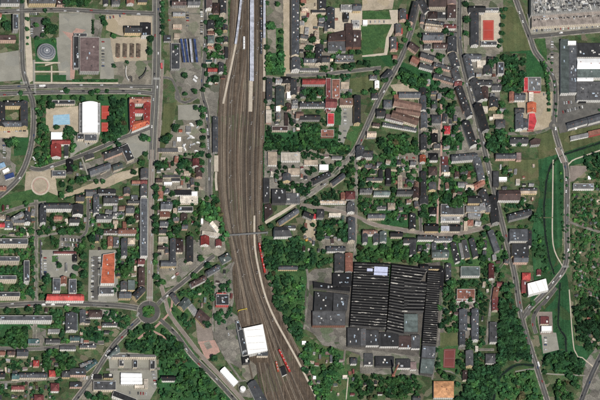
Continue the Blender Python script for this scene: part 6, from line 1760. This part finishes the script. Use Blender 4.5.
WOODS = '''
wood 1 4.2 2.2 3.6 0.93|dense dark wood beside the sandy road east of the station|265 55 284 53 284 74 266 74
wood 1 4.4 2 3.6 0.78|tree belt south of the maroon flat hall, east of the tracks|264 140 276 140 300 136 300 124 322 126 322 140 340 142 350 148 340 152 300 148 264 149
wood 1 4.6 2.6 4.2 0.93|broad dense wood below the terracotta roofs|381 131 418 131 418 152 398 153 383 160 378 142
wood 0 4.4 2.4 3.8 0.93|dark wood left of the red and white store|500 56 525 56 523 92 506 92 500 80
wood 0 4.4 2.6 3.8 0.93|dark wood beside the street in the upper right|485 132 510 130 509 150 490 151
wood 1 4.2 2.2 3.6 0.93|bright wood on the slope west of the tracks|198 204 219 203 221 215 227 240 228 252 219 236 213 224 202 216
wood 1 4.2 2.2 3.4 0.87|trees between the lane and the western tracks|208 188 217 193 220 205 206 206
wood 0 4.4 2 3.6 0.82|large dark wood between the railway and the works|263 240 276 242 300 240 330 252 334 262 306 272 290 276 284 300 300 330 304 344 296 342 283 318 270 290 265 266
wood 1 4.4 1.8 3.4 0.82|overgrown garden wood south of the works|300 342 322 346 344 356 340 372 340 400 318 400 301 364
wood 1 4.2 1.8 3.4 0.82|overgrown gardens at the bottom beside the brick chimney|348 372 390 378 420 374 420 396 350 402
wood 0 4.0 2.6 4 1.00|square dark wood inside the courtyard block|319 220 348 221 347 240 318 241
wood 1 4.4 2.2 3.8 0.82|light wood north of the sawtooth works|357 246 378 246 392 242 430 242 432 262 395 262 357 260
wood 0 4.2 2.8 4.2 1.00|great dark wood west of the southern road|500 301 521 301 523 330 530 358 498 364 497 346 500 320
wood 0 4.2 2.8 4.2 1.00|dark wood along the lower right lane|474 368 500 366 500 374 492 400 456 402 468 382
wood 1 4.6 2 3.8 0.78|wood in the bend of the southern creek|500 378 531 370 544 402 496 402
wood 0 4.6 2.4 4 0.87|dark wood at the creek in the lower right|546 352 566 352 582 360 586 372 574 384 560 372 546 368
wood 1 4.6 2 3.4 0.59|scattered wood below the creek path|552 378 584 378 574 402 556 402
wood 0 4.6 2.2 3.8 0.87|dense trees at the lower right edge|576 306 602 292 602 352 578 346
wood 0 4.4 2.2 3.8 0.82|park trees south of the roundabout|126 337 142 326 164 327 180 344 184 352 158 358 150 350 128 352
wood 1 4.6 2 3.6 0.60|loose wood in the meadow beside the diagonal road|160 358 184 350 202 368 226 402 160 402 158 386
wood 1 4.4 2.6 4 0.93|dense wood above the red-roofed cottages|44 347 77 347 78 364 60 374 46 366
wood 1 4.4 2.6 4 0.93|dense wood below the long white balcony block|11 331 27 327 28 347 12 347 0 340
wood 0 4.2 2.2 3.6 0.87|wood between the red courts and the red courtyard building|111 100 127 100 124 125 120 146 105 150 103 136 111 130
wood 1 4.2 2.2 3.6 0.82|wood in the dip beside the diagonal upper street|400 68 412 74 424 78 438 90 426 95 410 88 398 76
wood 1 4.0 1.8 3 0.68|garden trees in the upper middle quarter|440 178 460 182 462 204 442 206
wood 1 3.2 1.0 2.3 0.62|trees of the large allotment field|572 195 602 160 602 306 576 300 572 250
wood 0 4 1.8 3 0.90|bushes along the eastern creek slope|583 154 602 150 602 178 590 178
wood 1 3.2 1.1 2.6 0.79|shrubs in the gardens along the left edge|0 203 34 209 34 300 0 300
wood 1 3.2 1.1 2.6 0.81|shrubs between the left apartment blocks|42 208 86 214 84 256 58 250 42 228
wood 1 3.2 1.1 2.6 0.79|shrubs in the gardens west of the avenue|92 204 140 204 138 292 118 292 118 250 92 248
wood 1 3.2 1.1 2.6 0.79|shrubs in the gardens east of the avenue|156 152 202 154 200 236 158 236
wood 1 3.2 1.1 2.6 0.79|shrubs in the upper station quarter|206 14 228 14 226 76 206 90
wood 0 3.2 1.1 2.6 0.73|shrubs in the back gardens of the upper middle|300 40 352 52 350 110 300 112
wood 0 3.2 1.1 2.6 0.73|shrubs in the back gardens along the upper streets|420 30 456 60 474 120 490 150 440 155 420 150 420 70
wood 0 3.2 1.1 2.6 0.73|shrubs in the gardens of the right quarter|466 80 500 76 500 130 512 140 512 156 506 184 530 206 530 262 514 262 500 170 484 130
wood 1 3.2 1.1 2.6 0.79|shrubs in the gardens between the middle streets|358 160 418 160 440 160 490 170 500 218 440 230 358 212
wood 1 3.2 1.1 2.6 0.79|shrubs in the gardens below the mauve street|404 240 504 234 512 262 500 262 440 262 404 250
wood 0 3.2 1.1 2.6 0.81|shrubs around the lower works quarter|440 300 482 262 500 280 486 350 478 376 436 376
wood 0 3.2 1.1 2.6 0.73|shrubs in the lower left cottages quarter|0 355 60 360 62 400 0 400
wood 0 3.2 1.1 2.6 0.68|shrubs in the blocks left of the roundabout|46 310 118 312 136 322 100 346 60 346 46 336
wood 0 3.2 1.1 2.6 0.73|shrubs right of the roundabout|168 302 230 262 232 318 200 332 186 330
wood 1 3.2 1.1 2.6 0.62|shrubs beside the upper left road|36 100 76 104 76 170 36 166
wood 0 3.2 1.1 2.6 0.68|shrubs in the gardens around the middle diagonal road|265 78 300 78 352 150 360 190 330 214 300 216 268 200
wood 1 4.2 1.8 3.2 0.59|loose trees between the railway wood and the works road|285 276 308 276 304 300 303 334 298 330 288 305
wood 0 3.4 1.4 2.4 0.56|scattered bushes on the eastern creek meadow edge|532 232 541 230 548 262 548 280 541 268
'''
for ln in WOODS.strip().splitlines():
    hd, lab, pl = ln.split('|'); a = hd.split(); sp, r0, r1, p = map(float, a[2:6]); shr = 'shrub' in lab
    pts = fill(pairs(pl), sp, r0, r1, True, p)
    if pts: mass('shrubs' if shr else 'woodland', lab, pts, LEAF[int(a[1])])
mass('small_trees', 'the many smallest street and garden trees across the town', [(t[0], t[1], t[2]) for t in TL[300:]], LEAF[0])
# hedges as low clipped masses
def hedge(label, x0, y0, x1, y1, r, n, m=0): mass('hedge', label, [(x0+(x1-x0)*i/(n-1)+trng.uniform(-.2, .2), y0+(y1-y0)*i/(n-1)+trng.uniform(-.2, .2), r*trng.uniform(.8, 1.15)) for i in range(n)], LEAF[m])
hedge('olive clipped hedge below the dusky pink hall', 74, 80.2, 117, 81.2, .9, 44, 1)
hedge('thin dark hedge along the upper east-west road', 76, 84.8, 112, 85, .5, 44, 0)
hedge('round shrub bed on the roundabout island', 145.5, 309, 151.5, 315, 2.3, 6, 2); hedge('shrubs on the roundabout island edge', 151.5, 309, 145.5, 315, 2.2, 6, 1)
hedge('green ivy strip between the sawtooth works', 389.8, 266, 383.5, 330, 1.0, 60, 1)
hedge('hedge along the creek approach road', 540, 60, 549, 78, 1.2, 16, 0)
hedge('dark hedge beside the plaza west of the pink hall', 93, 21, 93, 33, 1.2, 10, 0)
hedge('trees along the path near the north creek', 544, 62, 549, 96, 1.6, 16, 1)
for k, c in enumerate(CREEKS):
    mass('bank_bushes', ['bushes along the banks of the long creek meadow', 'bushes along the southern creek reach', 'bushes along the creek bend in the southern wood'][k], [(x+trng.choice((-1, 1))*trng.uniform(1.2, 2.2), y+trng.uniform(-1, 1), trng.uniform(.5, 1.1)) for x, y in c if trng.random() < .4], LEAF[0])
hedge('hedge row beside the eastern tracks', 263.6, 148, 263.4, 222, .7, 70, 0)
hedge('dark bushes below the tan path', 64, 199, 100, 188, 1.0, 30, 0)
# allotment cabins
arng = random.Random(21); ALLOT = pairs('573 196 600 172 600 345 581 340 575 285'); k = 0
while k < 46:
    px, py = arng.uniform(572, 599), arng.uniform(185, 345)
    if not inside(ALLOT, px, py) or near_line(pairs('568 222 585 228 602 233'), px, py, 2): continue
    w, d, h = arng.uniform(1.6, 2.6), arng.uniform(1.3, 2.0), 2.6; ck = arng.choice(['lg', 'mg', 'tn', 'mg', 'tc', 'tn', 'pk', 'dg', 'br', 'gg']); c = at(px, py, h)
    e = empty('garden_cabin', (*c, 0)); a = arng.uniform(-.5, .5); q = [(c[0]+w*sx*math.cos(a)-d*sy*math.sin(a), c[1]+w*sx*math.sin(a)+d*sy*math.cos(a)) for sx, sy in ((-1, -1), (1, -1), (1, 1), (-1, 1))]
    wing(e, c, q, h, 'g', ck, WALL[arng.choice('cwg')], 'S', True); later(e, f'small {ROOF[ck][1]} gabled garden cabin', 'cabin', px, py, 'cabins of the allotment gardens'); k += 1
# ---------------------------------------------------------------- labels that single each thing out
MARKS = [('the roundabout', 148, 312), ('the round domed hall', 46, 51), ('the swimming pool', 61, 120), ('the white sports hall', 90, 118), ('the blue striped canopies', 189, 50), ('the red courtyard building', 140, 112),
         ('the round plaza', 40, 186), ('the vivid orange roof', 108, 268), ('the long red school', 64, 298), ('the white depot hall', 255, 340), ('the footbridge', 248, 234), ('the red train', 262, 258), ('the brick chimney', 394, 370),
         ('the lilac skylights', 381, 270), ('the red sports court', 488, 30), ('the maroon clay court', 449, 359), ('the buff orange villa', 444, 390), ('the black meadow house', 168, 378), ('the white three-ridged hall', 131, 379), ('the white tank', 243, 389),
         ('the white hall by the creek', 538, 287), ('the creek bridge', 560, 155), ('the small roundabout', 553, 126), ('the wide white factory roof', 590, 64), ('the cluttered factory roof', 565, 3), ('the bright red hall', 331, 119), ('the dusky pink hall', 89, 54),
         ('the market stall rows', 128, 50), ('the middle platform canopy', 252, 40), ('the square courtyard wood', 333, 231), ('the pale creekside hall', 584, 187), ('the long balcony block', 25, 318), ('the red-white store', 532, 84), ('the terracotta factory roofs', 405, 112), ('the great dark wood', 512, 330), ('the tan lot by the creek', 550, 343)]
DIRS = ['east', 'south-east', 'south', 'south-west', 'west', 'north-west', 'north', 'north-east']
ORD = ['nearest', 'second nearest', 'third nearest', 'fourth nearest', 'fifth nearest', 'sixth nearest', 'seventh nearest', 'eighth nearest', 'ninth nearest', 'tenth nearest']
bydesc = {}
for o, d, x, y in THINGS:
    if 'label' not in o: bydesc.setdefault(d, []).append((o, x, y))
used = set()
for d, items in bydesc.items():
    if len(items) == 1 and 'road' not in d and 'parked' not in d and 'tree' not in d and 'shed' not in d:
        pass
    best = {}
    for nm, mx, my in MARKS:
        sect = {}
        for o, x, y in items:
            s = int(round(math.atan2(y-my, x-mx)/(math.pi/4))) % 8; sect.setdefault(s, []).append((math.hypot(x-mx, y-my), o))
        for s, lst in sect.items():
            lst.sort(key=lambda t: t[0])
            for rk, (dist, o) in enumerate(lst):
                if rk < len(ORD) and dist > 3:
                    sc_ = dist*(1+.9*rk)
                    if o.name not in best or sc_ < best[o.name][0]: best[o.name] = (sc_, rk, s, nm)
    for o, x, y in items:
        if o.name in best:
            _, rk, s, nm = best[o.name]; o['label'] = f"{d}, {ORD[rk]} {DIRS[s]} of {nm}"
        else: o['label'] = d
